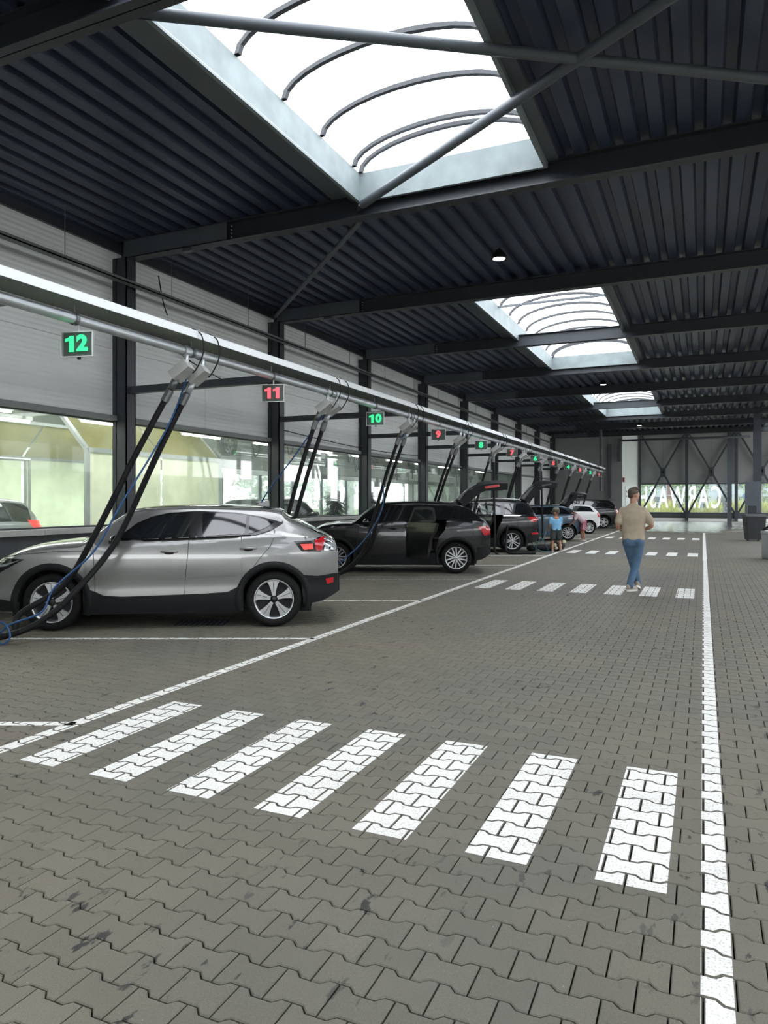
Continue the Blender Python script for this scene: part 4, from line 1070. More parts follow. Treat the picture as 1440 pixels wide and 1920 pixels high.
class Car:
    def __init__(s, name, label, loc, ang, sp, paintm, wheel, group='parked cars'):
        s.sp = sp; s.root = thing(name, label, 'car', loc, ang, group)
        s.top = pchip(sp['top']); s.low = pchip(sp['low']); s.belt = pchip(sp['belt']); s.plan = pchip(sp['plan'])
        s.crn = sp.get('crown', .085); s.k = sp.get('k', .5)
        s.side = pchip(sp.get('side', [(.15, .95), (.3, .975), (.5, .99), (.75, 1.0), (.95, .992), (1.2, .95)]))
        s.paint = paintm; s.R = sp['R']; s.ra = sp['R'] + .055; s.wb = sp['wb']
        s.x0, s.x1 = sp['top'][0][0], sp['top'][-1][0]
        s.body(); s.wheels(wheel)
    def sec(s, x):
        zt = s.top(x); zb = min(s.belt(x), zt - s.crn - .012)
        return zt, zb, zt - s.crn
    def y_at(s, x, z):
        zt, zb, ze = s.sec(x); P = s.plan(x)
        if z <= zb: return P * s.side(z)
        yb = P * s.side(zb)
        gl = max(0., min(1., (s.belt(x) - zb + .0) / .05))           # on the bonnet the shoulder stays rounded, on the cabin it tilts in
        if z <= ze: return yb - .012 - s.k * (z - zb)
        ye = yb - .012 - s.k * (ze - zb)
        q = min(1.0, (z - ze) / s.crn)
        return ye * (1 - q ** 2.6) ** (1 / 2.6)
    def zlow(s, x):
        z = s.low(x)
        for c in (-s.wb / 2, s.wb / 2):
            d = abs(x - c)
            if d < s.ra: z = max(z, s.R + math.sqrt(s.ra ** 2 - d * d))
        return z
    def P(s, x, z, off=0.0, sg=1):
        e = .004
        y = s.y_at(x, z)
        if off:
            dx = (s.y_at(x + e, z) - s.y_at(x - e, z)) / (2 * e); dz = (s.y_at(x, z + e) - s.y_at(x, z - e)) / (2 * e)
            n = Vector((-dx, 1, -dz)); n.normalize()
            return Vector((x + n.x * off, sg * (y + n.y * off), z + n.z * off))
        return Vector((x, sg * y, z))
    def half(s, x):
        """points of the half section from sill to centre line"""
        zt, zb, ze = s.sec(x); zl = min(s.zlow(x), zb - .01); pts = []
        for i in range(13): z = zl + (zb - zl) * i / 12; pts.append((s.y_at(x, z), z))
        for i in range(1, 8): z = zb + (ze - zb) * i / 7; pts.append((s.y_at(x, z), z))
        ye = pts[-1][0]
        for i in range(1, 11):
            a = PI / 2 * i / 10; c = max(0.0, math.cos(a)); pts.append((ye * c ** (2 / 2.6), ze + s.crn * math.sin(a) ** (2 / 2.6)))
        return pts
    def body(s):
        xs = [s.x0 + (s.x1 - s.x0) * i / 84 for i in range(85)]
        for c in (-s.wb / 2, s.wb / 2):
            for i in range(25): xs.append(c + s.ra * math.cos(PI * i / 24))
            xs += [c - s.ra - .004, c + s.ra + .004]
        xs = sorted(xs); ys = [xs[0]]
        for x in xs[1:]:
            if x - ys[-1] > .003: ys.append(x)
        xs = ys
        H = [s.half(x) for x in xs]; n = len(H[0]); m = MB(); N = 2 * n - 1
        for x, h in zip(xs, H):
            m.v += [(x, y, z) for y, z in h] + [(x, -y, z) for y, z in h[-2::-1]]
        holes = s.sp.get('holes', [])
        for i in range(len(xs) - 1):
            for j in range(N - 1):
                a, b = i * N + j, (i + 1) * N + j
                c = [(m.v[q]) for q in (a, a + 1, b + 1, b)]; cx = sum(p[0] for p in c) / 4; cy = sum(p[1] for p in c) / 4; cz = sum(p[2] for p in c) / 4
                if any(hf(cx, cy, cz) for hf in holes): continue
                m.f.append((a, a + 1, b + 1, b))
        for base in (0, (len(xs) - 1) * N):                                     # nose and tail caps
            for j in range(n - 1):
                q = (base + j, base + j + 1, base + N - 2 - j, base + N - 1 - j)
                m.f.append(q if base == 0 else q[::-1])
        o = m.build('body', s.paint, s.root, fix=True); auto_smooth(o, 32); s.bodyo = o
        # dark floor pan and wheel housings
        MB().box(s.x0 + .35, s.x1 - .35, -.72, .72, .17, .34).build('underbody', CLAD, s.root)
        for c in (-s.wb / 2, s.wb / 2):
            for sg in (-1, 1):
                mm = MB(); vs = []
                for i in range(17):
                    a = -.25 + (PI + .5) * i / 16
                    for y in (.5, s.plan(c) * .965): vs.append((c + (s.ra - .002) * math.cos(a), sg * y, s.R + (s.ra - .002) * math.sin(a)))
                mm.add(vs, [(2 * i, 2 * i + 1, 2 * i + 3, 2 * i + 2) for i in range(16)])
                mm.add([(c + s.ra * math.cos(-.25 + (PI + .5) * i / 16), sg * .5, s.R + s.ra * math.sin(-.25 + (PI + .5) * i / 16)) for i in range(17)], [tuple(range(17))])
                mm.build('wheel_housing', CABIN, s.root)
                # arch moulding with an inner lip
                wd = s.sp.get('arch', .06); vs = []; 
                a0 = math.asin(max(-1, min(1, (s.low(c) - s.R) / s.ra))) if s.low(c) < s.R else 0
                NA = 28
                for i in range(NA + 1):
                    a = a0 + (PI - 2 * a0) * i / NA
                    for r_, off in ((s.ra - .004, -.03), (s.ra - .004, .014), (s.ra + wd, .012), (s.ra + wd + .004, -.004)):
                        vs.append(tuple(s.P(c + r_ * math.cos(a), max(.16, s.R + r_ * math.sin(a)), off, sg)))
                m2 = MB().add(vs, [(4 * i + k, 4 * i + k + 1, 4 * i + k + 5, 4 * i + k + 4) for i in range(NA) for k in range(3)])
                m2.build('arch_trim', CLAD if s.sp.get('clad', True) else s.paint, s.root, True)
    def wheels(s, proto):
        first = True
        for c in (s.wb / 2, -s.wb / 2):
            for sg in (1, -1):
                wv = copy_tree(proto, s.root)
                wv.location = (c, sg * (s.plan(c) * .985 - .115), s.R); wv.rotation_euler = (0, random.uniform(0, 1.2), 0 if sg > 0 else PI)
    # ---- things laid on the side surface
    def decal(s, name, poly, m, off=.004, sides=(1, -1), cell=.05, parent=None):
        x0, x1 = min(p[0] for p in poly), max(p[0] for p in poly); z0, z1 = min(p[1] for p in poly), max(p[1] for p in poly)
        if area2(poly) < 0: poly = poly[::-1]
        outo = []
        for sg in sides:
            mb = MB(); nx = max(1, int((x1 - x0) / cell)); nz = max(1, int((z1 - z0) / cell))
            for i in range(nx):
                for j in range(nz):
                    a, b = x0 + (x1 - x0) * i / nx, x0 + (x1 - x0) * (i + 1) / nx; c, d = z0 + (z1 - z0) * j / nz, z0 + (z1 - z0) * (j + 1) / nz
                    cp = clip_poly(poly, [(a, c), (b, c), (b, d), (a, d)])
                    if len(cp) >= 3 and abs(area2(cp)) > 1e-7:
                        vs = [s.P(p[0], p[1], off, sg) for p in cp]
                        mb.add(vs, [tuple(range(len(cp)))[::-1] if sg > 0 else tuple(range(len(cp)))])
            if mb.f: outo.append(mb.build(name, m, parent or s.root, fix=True)); outo[-1].data.polygons.foreach_set('use_smooth', [True] * len(outo[-1].data.polygons))
        return outo
    def strip(s, name, pts, wd, m, off=.002, sides=(1, -1), n=6, closed=False, parent=None):
        path = [Vector((p[0], p[1], 0)) for p in pts]
        if closed: path.append(path[0].copy())
        fine = []
        for a, b in zip(path[:-1], path[1:]):
            k = max(1, int((b - a).length / .04))
            fine += [a.lerp(b, i / k) for i in range(k)]
        fine.append(path[-1])
        for sg in sides:
            vs = []
            for i, p in enumerate(fine):
                d = (fine[min(i + 1, len(fine) - 1)] - fine[max(i - 1, 0)]).normalized(); q = Vector((-d.y, d.x, 0)) * wd / 2
                vs += [tuple(s.P(p.x - q.x, p.y - q.y, off, sg)), tuple(s.P(p.x + q.x, p.y + q.y, off, sg))]
            MB().add(vs, [(2 * i, 2 * i + 1, 2 * i + 3, 2 * i + 2) for i in range(len(fine) - 1)]).build(name, m, parent or s.root, True)
    def dlo(s, xr, xf, rear=None):
        """side glass outline between belt and roof edge"""
        n = 28; up = []; lo = []
        for i in range(n + 1):
            x = xr + (xf - xr) * i / n; zt, zb, ze = s.sec(x)
            a = s.belt(x) + .025; b = ze - .018
            if rear is not None:
                (rx0, rz0), (rx1, rz1) = rear           # slanted rear edge, x(z)
                lim = rz0 + (rz1 - rz0) * (x - rx0) / (rx1 - rx0)
                if x < max(rx0, rx1): 
                    if rz1 > rz0: b = min(b, lim)
                    else: b = min(b, lim)
            if b - a > .01: lo.append((x, a)); up.append((x, b))
        return lo + up[::-1]
    def topglass(s, name, xa, xb, fa, fb, m, off=.004):
        """glass on the crown: windscreen or rear window; fa, fb = fraction of half width at each end"""
        nx, ny = 12, 14; vs = []
        for i in range(nx + 1):
            x = xa + (xb - xa) * i / nx; f = fa + (fb - fa) * i / nx; zt, zb, ze = s.sec(x); ye = s.y_at(x, ze)
            for j in range(ny + 1):
                q = -f + 2 * f * j / ny; y = ye * q; z = ze + s.crn * (1 - abs(q) ** 2.6) ** (1 / 2.6)
                sl = (s.top(x + .01) - s.top(x - .01)) / .02; nrm = Vector((-sl, 0, 1)).normalized()
                vs.append((x + nrm.x * off, y, z + nrm.z * off))
        MB().add(vs, [(i * (ny + 1) + j, (i + 1) * (ny + 1) + j, (i + 1) * (ny + 1) + j + 1, i * (ny + 1) + j + 1) for i in range(nx) for j in range(ny)]).build(name, m, s.root, True)
    def handle(s, x, z, m=None):
        for sg in (1, -1):
            p = s.P(x, z, .022, sg)
            a = MB()
            a.tube([s.P(x - .105, z, .0, sg), s.P(x - .09, z + .002, .028, sg), s.P(x, z + .006, .036, sg), s.P(x + .09, z + .002, .028, sg), s.P(x + .105, z, .0, sg)], [.008, .014, .016, .014, .008], 8)
            h = a.build('door_handle', m or s.paint, s.root, True)
            MB().ell(s.P(x, z - .012, .0, sg), (.06, .006, .02), 12, 6).build('handle_recess', SEAM, h)
    def mirror(s, x, z, m=None):
        for sg in (1, -1):
            p = s.P(x, z, .0, sg)
            a = MB().ell(p + Vector((.0, sg * .13, .03)), (.075, .11, .075), 12, 8, None); a.bar(p + Vector((.02, -sg * .02, 0)), p + Vector((.02, sg * .08, .01)), .06, .03)
            a.build('door_mirror', m or GLOSSB, s.root, True)
    def hatch(s, path, hw, thick=.15, lamps=True, glass_end=.5, lampm=None):
        """raised tailgate following a side path of (x, z)"""
        pp = cat_rom([(p[0], 0, p[1]) for p in path], 6); vs = []; n = len(pp); ny = 8
        for i, p in enumerate(pp):
            d = (pp[min(i + 1, n - 1)] - pp[max(i - 1, 0)]).normalized(); nr = Vector((-d.z, 0, d.x))
            if nr.z < 0: nr = -nr
            for side in (1, -1):
                for j in range(ny + 1):
                    q = -1 + 2 * j / ny; w_ = hw * (1 - .12 * i / n); y = w_ * q
                    vs.append(tuple(p + Vector((0, y, 0)) + nr * (side * thick / 2 - .08 * q * q)))
        m = MB(); L = 2 * (ny + 1); fs = []
        for i in range(n - 1):
            for j in range(ny):
                a = i * L + j; b = a + L
                fs.append((a, b, b + 1, a + 1)); a2, b2 = a + ny + 1, b + ny + 1; fs.append((a2, a2 + 1, b2 + 1, b2))
            a = i * L; fs.append((a, a + ny + 1, a + ny + 1 + L, a + L)); a = i * L + ny; fs.append((a, a + L, a + ny + 1 + L, a + ny + 1))
        fs.append(tuple(range(ny + 1)) + tuple(range(2 * ny + 1, ny, -1))); k = (n - 1) * L
        fs.append(tuple(k + j for j in range(ny, -1, -1)) + tuple(k + j for j in range(ny + 1, 2 * ny + 2)))
        m.add(vs, fs); h = m.build('tailgate', TGATE, s.root, fix=True); auto_smooth(h, 40)
        # inner lining
        m2 = MB()
        i0 = 1; i1 = int(n * glass_end)
        def pt(i, q, o_):
            p = pp[i]; d = (pp[min(i + 1, n - 1)] - pp[max(i - 1, 0)]).normalized(); nr = Vector((-d.z, 0, d.x))
            if nr.z < 0: nr = -nr
            return p + Vector((0, hw * (1 - .12 * i / n) * q, 0)) + nr * (o_ - .08 * q * q)
        g1 = MB(); vv = []
        for i in range(i0, i1 + 1):
            for j in range(9): vv.append(tuple(pt(i, -.82 + 1.64 * j / 8, thick / 2 + .004)))
        g1.add(vv, [(i * 9 + j, (i + 1) * 9 + j, (i + 1) * 9 + j + 1, i * 9 + j + 1) for i in range(i1 - i0) for j in range(8)]); g1.build('rear_window', TINT, h, True)
        if lamps:
            for sg in (1, -1):
                a = pt(int(n * .62), sg * .97, .0); b = pt(int(n * .86), sg * .97, .02)
                MB().bar(a, b, .05, .055).build('tail_lamp', lampm or REDL, h)
        for sg in (1, -1):
            a = pt(int(n * .35), sg * .9, -.05)
            MB().tube([(path[0][0] - .35, sg * hw * .95, path[0][1] - .38), tuple(a)], .012, 6).build('gas_strut', BLACK, h)
        return h

def bodyspec(wb, R, nose, tail, hgt, hood, belt_f, belt_r, hw, ws_base, ws_top, roof_end, tail_z, k=.5, rear_drop=None, **kw):
    top = [(tail, tail_z)]
    top += rear_drop or [(tail + .08, tail_z + .12), ((tail + roof_end) / 2, (tail_z + .12 + hgt - .07) / 2)]
    top += [(roof_end, hgt - .06), (roof_end + .45, hgt - .015), ((roof_end + ws_top) / 2 + .15, hgt), (ws_top - .12, hgt - .025), (ws_top + .08, hgt - .075),
            ((ws_top + ws_base) / 2, (hgt - .05 + belt_f + .05) / 2 + .02), (ws_base, belt_f + .05), (ws_base + .25, hood + .085), (ws_base + .6, hood + .04), (nose - .32, hood - .06), (nose - .12, hood - .17), (nose, hood - .32)]
    sp = dict(wb=wb, R=R, top=top, low=[(tail, .42), (tail + .25, .30), (-wb / 2 + .5, .2), (wb / 2 - .5, .2), (nose - .3, .23), (nose, .34)],
              belt=[(tail, belt_r - .06), (-wb / 2, belt_r), (0, (belt_f + belt_r) / 2), (ws_base, belt_f - .01), (nose, belt_f - .06)],
              plan=[(tail, hw * .76), (tail + .07, hw * .85), (tail + .25, hw * .94), (-wb / 2 + .1, hw), (wb / 2 - .3, hw), (nose - .5, hw * .965), (nose - .22, hw * .89), (nose - .07, hw * .76), (nose, hw * .62)], k=k)
    sp.update(kw); return sp

# ---------------------------------------------------------------- silver coupe crossover
W_VOLVO = make_wheel(.352, .252, 'volvo'); W_FIVE = make_wheel(.345, .245, 'seven'); W_SIX = make_wheel(.35, .25, 'five'); W_SEV = make_wheel(.32, .225, 'six')
SILVER = paint_car('silver_car_paint', (0.29, 0.29, 0.28), 0.45, 0.26)
sp = bodyspec(2.70, .352, 2.22, -2.17, 1.555, 1.02, 1.075, 1.15, .935, 1.02, .42, -1.42, 1.0, k=.52, arch=.075, side=[(.15, .935), (.26, .962), (.36, .985), (.43, .988), (.50, .974), (.60, .978), (.74, 1.0), (.90, .998), (1.0, .985), (1.2, .945)],
              rear_drop=[(-2.12, 1.09), (-1.98, 1.17), (-1.72, 1.31), (-1.50, 1.415)])
def place(rear, ang, wb, hw):
    n = Vector((math.cos(ang), math.sin(ang), 0)); l = Vector((-n.y, n.x, 0))
    p = Vector((rear[0], rear[1], 0)) + n * wb / 2 - l * (hw - .1)
    return (p.x, p.y, 0)
A = math.radians(210.3)
c = Car('crossover_car', 'silver coupe crossover car with black cladding nearest the camera', place((-5.003, 7.789), A, 2.70, .935), A, sp, SILVER, W_VOLVO)
CZ = 1.0
dl = [(.60, 1.115), (.50, 1.20), (.36, 1.315), (.18, 1.40), (-.02, 1.445), (-.38, 1.468), (-.86, 1.448), (-1.16, 1.40), (-1.44, 1.325), (-1.30, 1.24), (-1.09, 1.165), (-.4, 1.135), (.2, 1.115)]
c.decal('window_surround', dl, GLOSSB, .006)
c.decal('side_window', [(.52, 1.128), (.44, 1.215), (.32, 1.31), (.15, 1.385), (-.03, 1.425), (-.26, 1.44), (-.31, 1.14), (.2, 1.128)], TINT, .012)
c.decal('side_window', [(-.44, 1.443), (-.84, 1.428), (-1.00, 1.405), (-.985, 1.18), (-.46, 1.152)], TINT, .012)
c.decal('side_window', [(-1.04, 1.398), (-1.18, 1.372), (-1.35, 1.325), (-1.24, 1.25), (-1.09, 1.19), (-1.03, 1.185)], TINT, .012)
c.strip('window_trim', [(.60, 1.108), (.2, 1.106), (-.4, 1.126), (-1.09, 1.157), (-1.31, 1.235), (-1.46, 1.325)], .018, GLOSSB, .018)
c.topglass('windscreen', .44, 1.0, .90, .95, TINT); c.topglass('rear_window', -2.04, -1.56, .84, .84, TINT); c.topglass('roof_glass', -1.3, .36, .80, .80, GLOSSB)
c.decal('sill_cladding', [(.97, .2), (.97, .52), (.86, .49), (.72, .43), (.5, .415), (-.5, .44), (-.78, .455), (-.9, .52), (-.97, .54), (-.97, .2)], CLAD, .008)
c.decal('rear_bumper_cladding', [(-1.72, .28), (-1.69, .66), (-1.9, .64), (-2.10, .665), (-2.16, .66), (-2.165, .42), (-2.0, .34), (-1.9, .31)], CLAD, .008)
c.decal('front_bumper_cladding', [(1.74, .25), (1.72, .36), (2.0, .40), (2.20, .42), (2.21, .34), (1.95, .24)], CLAD, .008)
c.decal('air_intake', [(2.02, .42), (2.0, .62), (2.05, .64), (2.09, .60), (2.08, .44)], GLOSSB, .009)
MB().box(-2.19, -2.15, -.66, .66, .42, .655).build('rear_bumper_panel', CLAD, c.root); MB().box(2.20, 2.235, -.5, .5, .35, .62).build('grille', GLOSSB, c.root)
MB().box(-2.185, -2.16, -.26, .26, .80, .92).build('number_plate', mat('plate_yellow', (.62, .42, .03), .5), c.root)
c.strip('panel_gap', [(.86, 1.06), (.845, .95), (.83, .6), (.835, .25)], .007, SEAM); c.strip('panel_gap', [(-.30, 1.12), (-.285, .9), (-.255, .6), (-.245, .25)], .007, SEAM)
c.strip('panel_gap', [(-1.36, 1.23), (-1.345, 1.12), (-1.30, 1.02), (-1.18, .88), (-1.10, .77)], .007, SEAM)
c.strip('panel_gap', [(.86, .985), (1.3, .975), (1.7, .945), (1.98, .90)], .007, SEAM); c.strip('panel_gap', [(-1.66, 1.36), (-1.58, 1.42)], .007, SEAM)
c.strip('fuel_flap', [(-1.33, 1.06), (-1.52, 1.06), (-1.55, 1.03), (-1.52, .925), (-1.49, .905), (-1.33, .905), (-1.30, .935), (-1.31, 1.03)], .005, mat('silver_gap', (.16, .16, .16), .6), .002, closed=True)
c.decal('tail_lamp', [(-1.60, 1.085), (-1.82, 1.09), (-1.93, 1.135), (-2.10, 1.12), (-2.155, 1.06), (-2.15, .955), (-1.95, .945), (-1.70, .955)], GLOSSB, .006)
c.decal('tail_lamp_glow', [(-1.68, 1.045), (-1.84, 1.05), (-1.845, .985), (-1.73, .975)], REDB, .010)
c.decal('tail_lamp_glow', [(-1.86, 1.09), (-1.95, 1.13), (-2.06, 1.125), (-1.98, 1.06), (-1.955, .965), (-1.88, .965)], REDL, .010)
c.decal('tail_lamp_clear', [(-2.0, 1.05), (-2.08, 1.09), (-2.14, 1.04), (-2.14, .965), (-1.98, .965)], CLEARL, .009)
c.decal('reflector', [(-2.0, .60), (-2.10, .615), (-2.10, .55), (-2.02, .53)], REDL, .013)
c.decal('head_lamp', [(1.66, .885), (1.95, .90), (2.12, .865), (2.17, .80), (2.10, .725), (1.98, .715), (1.84, .79)], GLOSSB, .006)
c.decal('head_lamp_blade', [(1.70, .88), (1.96, .815), (2.15, .825), (2.15, .80), (1.98, .792), (1.90, .80)], CLEARL, .010); c.decal('head_lamp_blade', [(2.0, .885), (2.1, .865), (2.03, .815), (1.97, .82)], CLEARL, .010)
c.handle(-.06, .962); c.handle(-1.03, .995); c.mirror(.56, 1.08)
for z0, z1, x0, x1 in ((.575, .60, .62, -.95),):
    c.strip('door_crease', [(.62, .52), (.42, .60), (-.3, .635), (-.9, .66)], .012, SILVER, .006)
ant = MB().prism([(-.1, 0), (.1, 0), (-.05, .07), (-.09, .075)], Matrix(((1, 0, 0, -1.15), (0, 0, 1, -.02), (0, 1, 0, 1.53), (0, 0, 0, 1))), .04).build('antenna_fin', GLOSSB, c.root)
MB().bar((1.05, -.5, 1.13), (1.0, .55, 1.14), .03, .02).build('wiper', BLACK, c.root)

# ---------------------------------------------------------------- generic finishing for the other cars
def finish(c, xr, xf, pillars, lampm=REDL, lamp=None, head=None, clad_z=.42, handles=(), gap_x=(), rear_cut=None, glass_rear=True, trim=GLOSSB, ws=None, rw=None):
    poly = c.dlo(xr, xf, rear_cut)
    c.decal('window_surround', poly, GLOSSB, .003)
    segs = []; cuts = sorted(pillars)
    lo = xr
    for a, b in cuts + [(xf, xf)]:
        pl = [p for p in poly]
        big = [(lo + .03, -1), (a - .0, -1), (a - .0, 3), (lo + .03, 3)]
        q = clip_poly(pl if area2(pl) > 0 else pl[::-1], big)
        if len(q) >= 3:
            cx = sum(p[0] for p in q) / len(q); cz = sum(p[1] for p in q) / len(q)
            q = [(cx + (p[0] - cx) * .97, cz + (p[1] - cz) * .90) for p in q]
            c.decal('side_window', q, TINT, .007)
        lo = b - .03
    if ws: c.topglass('windscreen', ws[0], ws[1], .9, .94, TINT)
    if rw: c.topglass('rear_window', rw[0], rw[1], .82, .82, TINT)
    ra = c.ra + .06
    a, b = -c.wb / 2 + ra, c.wb / 2 - ra
    if c.sp.get('clad', True):
        c.decal('sill_cladding', [(a, .2), (b, .2), (b, clad_z), (a, clad_z + .03)], CLAD, .006)
        c.decal('rear_bumper_cladding', [(-c.wb / 2 - ra, .3), (-c.wb / 2 - ra, .58), (c.x0 + .02, .60), (c.x0 + .01, .44)], CLAD, .006)
        c.decal('front_bumper_cladding', [(c.wb / 2 + ra, .24), (c.wb / 2 + ra, .45), (c.x1 - .02, .46), (c.x1 - .01, .35)], CLAD, .006)
    for x in gap_x: c.strip('panel_gap', [(x, c.belt(x)), (x + .02, .7), (x + .05, .26)], .007, SEAM)
    if lamp: c.decal('tail_lamp', lamp, lampm, .008)
    if head: c.decal('head_lamp', head, CLEARL, .008)
    for x, z in handles: c.handle(x, z)
    c.mirror(xf - .18, c.belt(xf - .2) + .01)

BLACKP = paint_car('black_car_paint', (0.003, 0.0042, 0.0045), 0.0, 0.25)
def open_door(c, poly, hinge_x, ang, side=1, win=None):
    """a door swung out about a vertical hinge at hinge_x"""
    hp = Vector((hinge_x, side * c.y_at(hinge_x, .8), 0)); M = Matrix.Rotation(-ang * side, 4, 'Z')
    cl = 1.13 if win else 9
    if area2(poly) < 0: poly = poly[::-1]
    poly = clip_poly(poly, [(-9, 0), (9, 0), (9, cl), (-9, cl)])
    o = c.decal('door', poly, c.paint, .0, (side,))[0]
    def rot(ob, inner=0):
        for v in ob.data.vertices:
            p = M @ (Vector(v.co) - Vector((hp.x, hp.y, 0))); v.co = p + Vector((hp.x, hp.y, 0))
    # thickness: inner trim panel and rim
    i = c.decal('door_trim', poly, CABIN, -.075, (side,), parent=o)[0]
    m = MB(); n = len(poly)
    vs = [tuple(c.P(p[0], p[1], 0, side)) for p in poly] + [tuple(c.P(p[0], p[1], -.075, side)) for p in poly]
    r = m.add(vs, [(k, (k + 1) % n, n + (k + 1) % n, n + k) for k in range(n)]).build('door_edge', c.paint, o)
    obs = [o, i, r]
    if win:
        nb = len(o.children)
        c.strip('window_frame', win, .06, GLOSSB, .003, (side,), closed=True, parent=o); obs += [ch for ch in o.children if ch.name.startswith('window_frame')]
        obs += c.decal('door_window', win, TGLASS, .0, (side,), parent=o)
    for ob in obs: rot(ob)
    # seat and dark cabin seen through the opening
    return o
def inpoly(x, z, poly):
    ins = False; n = len(poly)
    for i in range(n):
        (x1, z1), (x2, z2) = poly[i], poly[(i + 1) % n]
        if (z1 > z) != (z2 > z) and x < (x2 - x1) * (z - z1) / (z2 - z1) + x1: ins = not ins
    return ins
def cabin(c, x0, x1, z1, hw=.66):
    MB().box(x0, x1, -hw, hw, .34, .40).build('cabin_floor', CABIN, c.root)
    for x in (x0 + .35, x0 + 1.25):
        m = MB()
        for y in (-.36, .36):
            m.cbox((x + .05, y, .58), (.5, .5, .2)); m.cbox((x - .2, y, .9), (.16, .48, .6), Matrix.Rotation(-.2, 3, 'Y')); m.cbox((x - .3, y, 1.27), (.09, .26, .18))
        m.build('seat', mat('seat_cloth', (.03, .03, .032), .8), c.root)

# black crossover with open rear door and hatch
door2 = [(-.22, .36), (-.22, 1.08), (-.27, 1.46), (-.75, 1.475), (-.95, 1.44), (-1.14, 1.15), (-1.10, .95), (-.97, .80), (-.90, .50), (-.86, .36)]
sp2 = bodyspec(2.66, .345, 2.16, -2.10, 1.605, 1.05, 1.09, 1.16, .92, 1.02, .38, -1.45, 1.03, k=.46,
               holes=[lambda x, y, z: y > .3 and inpoly(x, z, door2), lambda x, y, z: -2.03 < x < -1.52 and abs(y) < .58 and z > 1.1])
A2 = math.radians(201.5)
c2 = Car('crossover_car', 'glossy black crossover with open rear door and raised hatch behind the silver car', place((-4.98, 15.091), A2, 2.66, .92), A2, sp2, BLACKP, W_FIVE)
finish(c2, -1.62, .82, [(-.30, -.18), (-1.18, -1.06)], lamp=[(-1.80, 1.03), (-2.08, 1.05), (-2.09, .86), (-1.95, .83)], head=[(1.62, .90), (1.95, .88), (2.08, .80), (1.9, .78)],
       handles=[(.05, .99)], gap_x=(.82,), ws=(.42, .98), rear_cut=((-1.62, 1.2), (-1.30, 1.46)))
open_door(c2, door2, -.22, math.radians(46), 1, [(-.29, 1.13), (-.31, 1.43), (-.74, 1.445), (-.92, 1.41), (-1.07, 1.17)])
c2.strip('door_opening_seal', door2, .035, GLOSSB, .004, (1,), closed=True)
c2.strip('bright_sill', [(.1, .45), (-.5, .45)], .0, CHROME) if False else None
cabin(c2, -1.5, .8, 1.4)
c2.hatch([(-1.42, 1.575), (-1.62, 1.76), (-1.86, 1.93), (-2.1, 1.99), (-2.5, 2.0)], .60, glass_end=.5)
MB().box(-.42, -.30, .90, .925, .50, .53).build('sill_label', WHITE, c2.root)

# black estate SUV with open rear door and hatch
door3 = [(-.18, .38), (-.18, 1.1), (-.22, 1.5), (-.8, 1.52), (-1.02, 1.5), (-1.12, 1.15), (-1.08, .95), (-.98, .80), (-.90, .38)]
sp3 = bodyspec(2.78, .36, 2.22, -2.24, 1.64, 1.07, 1.10, 1.15, .935, 1.10, .46, -1.85, 1.06, k=.42,
               holes=[lambda x, y, z: y > .3 and inpoly(x, z, door3), lambda x, y, z: -2.18 < x < -1.92 and abs(y) < .6 and z > 1.15])
A3 = math.radians(203)
c3 = Car('estate_car', 'black roof railed estate SUV with open rear door and raised hatch', place((-5.40, 21.863), A3, 2.78, .935), A3, sp3, BLACKP, W_SIX)
finish(c3, -2.0, .9, [(-.28, -.16), (-1.16, -1.04)], lamp=[(-1.86, 1.10), (-2.2, 1.10), (-2.22, 1.03), (-2.1, .93), (-1.98, .95)], handles=[(.1, 1.0)], gap_x=(.85,), ws=(.5, 1.05), rear_cut=((-1.98, 1.2), (-1.78, 1.5)))
c3.decal('reflector', [(-1.98, .62), (-2.2, .63), (-2.21, .57), (-2.0, .56)], REDL, .010)
open_door(c3, door3, -.18, math.radians(62), 1, [(-.26, 1.14), (-.28, 1.46), (-.78, 1.48), (-.98, 1.46), (-1.06, 1.18)])
c3.strip('door_opening_seal', door3, .035, GLOSSB, .004, (1,), closed=True); cabin(c3, -1.6, .8, 1.4)
c3.hatch([(-1.84, 1.61), (-1.98, 1.80), (-2.22, 2.06), (-2.45, 2.18), (-2.85, 2.16)], .62, glass_end=.5, lampm=GLOSSB)
for sg in (1, -1): MB().tube(cat_rom([(.3, sg * .60, 1.60), (.15, sg * .61, 1.655), (-.8, sg * .62, 1.675), (-1.55, sg * .6, 1.645), (-1.7, sg * .6, 1.6)], 5), .018, 8).build('roof_rail', mat('satin_rail', (.45, .45, .45), .35, .8), c3.root, True)
c3.strip('window_trim', [(-1.12, 1.14), (-1.6, 1.145), (-1.98, 1.19)], .02, CHROME, .006); c3.decal('shoulder_badge', [(-1.30, 1.08), (-1.95, 1.07), (-1.9, 1.05), (-1.32, 1.06)], BLACKP, .004)

# blue hatchback with raised hatch
BLUEP = paint_car('blue_car_paint', (0.055, 0.095, 0.135), 0.35, 0.3)
sp4 = bodyspec(2.56, .325, 2.02, -1.86, 1.455, .96, .99, 1.04, .86, 1.0, .35, -1.25, .95, k=.48, clad=False, arch=.02, holes=[lambda x, y, z: -1.78 < x < -1.36 and abs(y) < .52 and z > 1.0])
A4 = math.radians(204)
c4 = Car('hatchback_car', 'steel blue hatchback with raised hatch beside the boy', place((-4.958, 29.178), A4, 2.56, .86), A4, sp4, BLUEP, W_SEV)
finish(c4, -1.45, .85, [(-.34, -.16), (-1.12, -1.02)], lamp=[(-1.44, 1.0), (-1.72, 1.03), (-1.84, .97), (-1.80, .86), (-1.6, .88)], handles=[(-.02, .90), (-.95, .92)], gap_x=(.85, -.2, -1.05), ws=(.4, .96), rear_cut=((-1.45, 1.06), (-1.12, 1.30)))
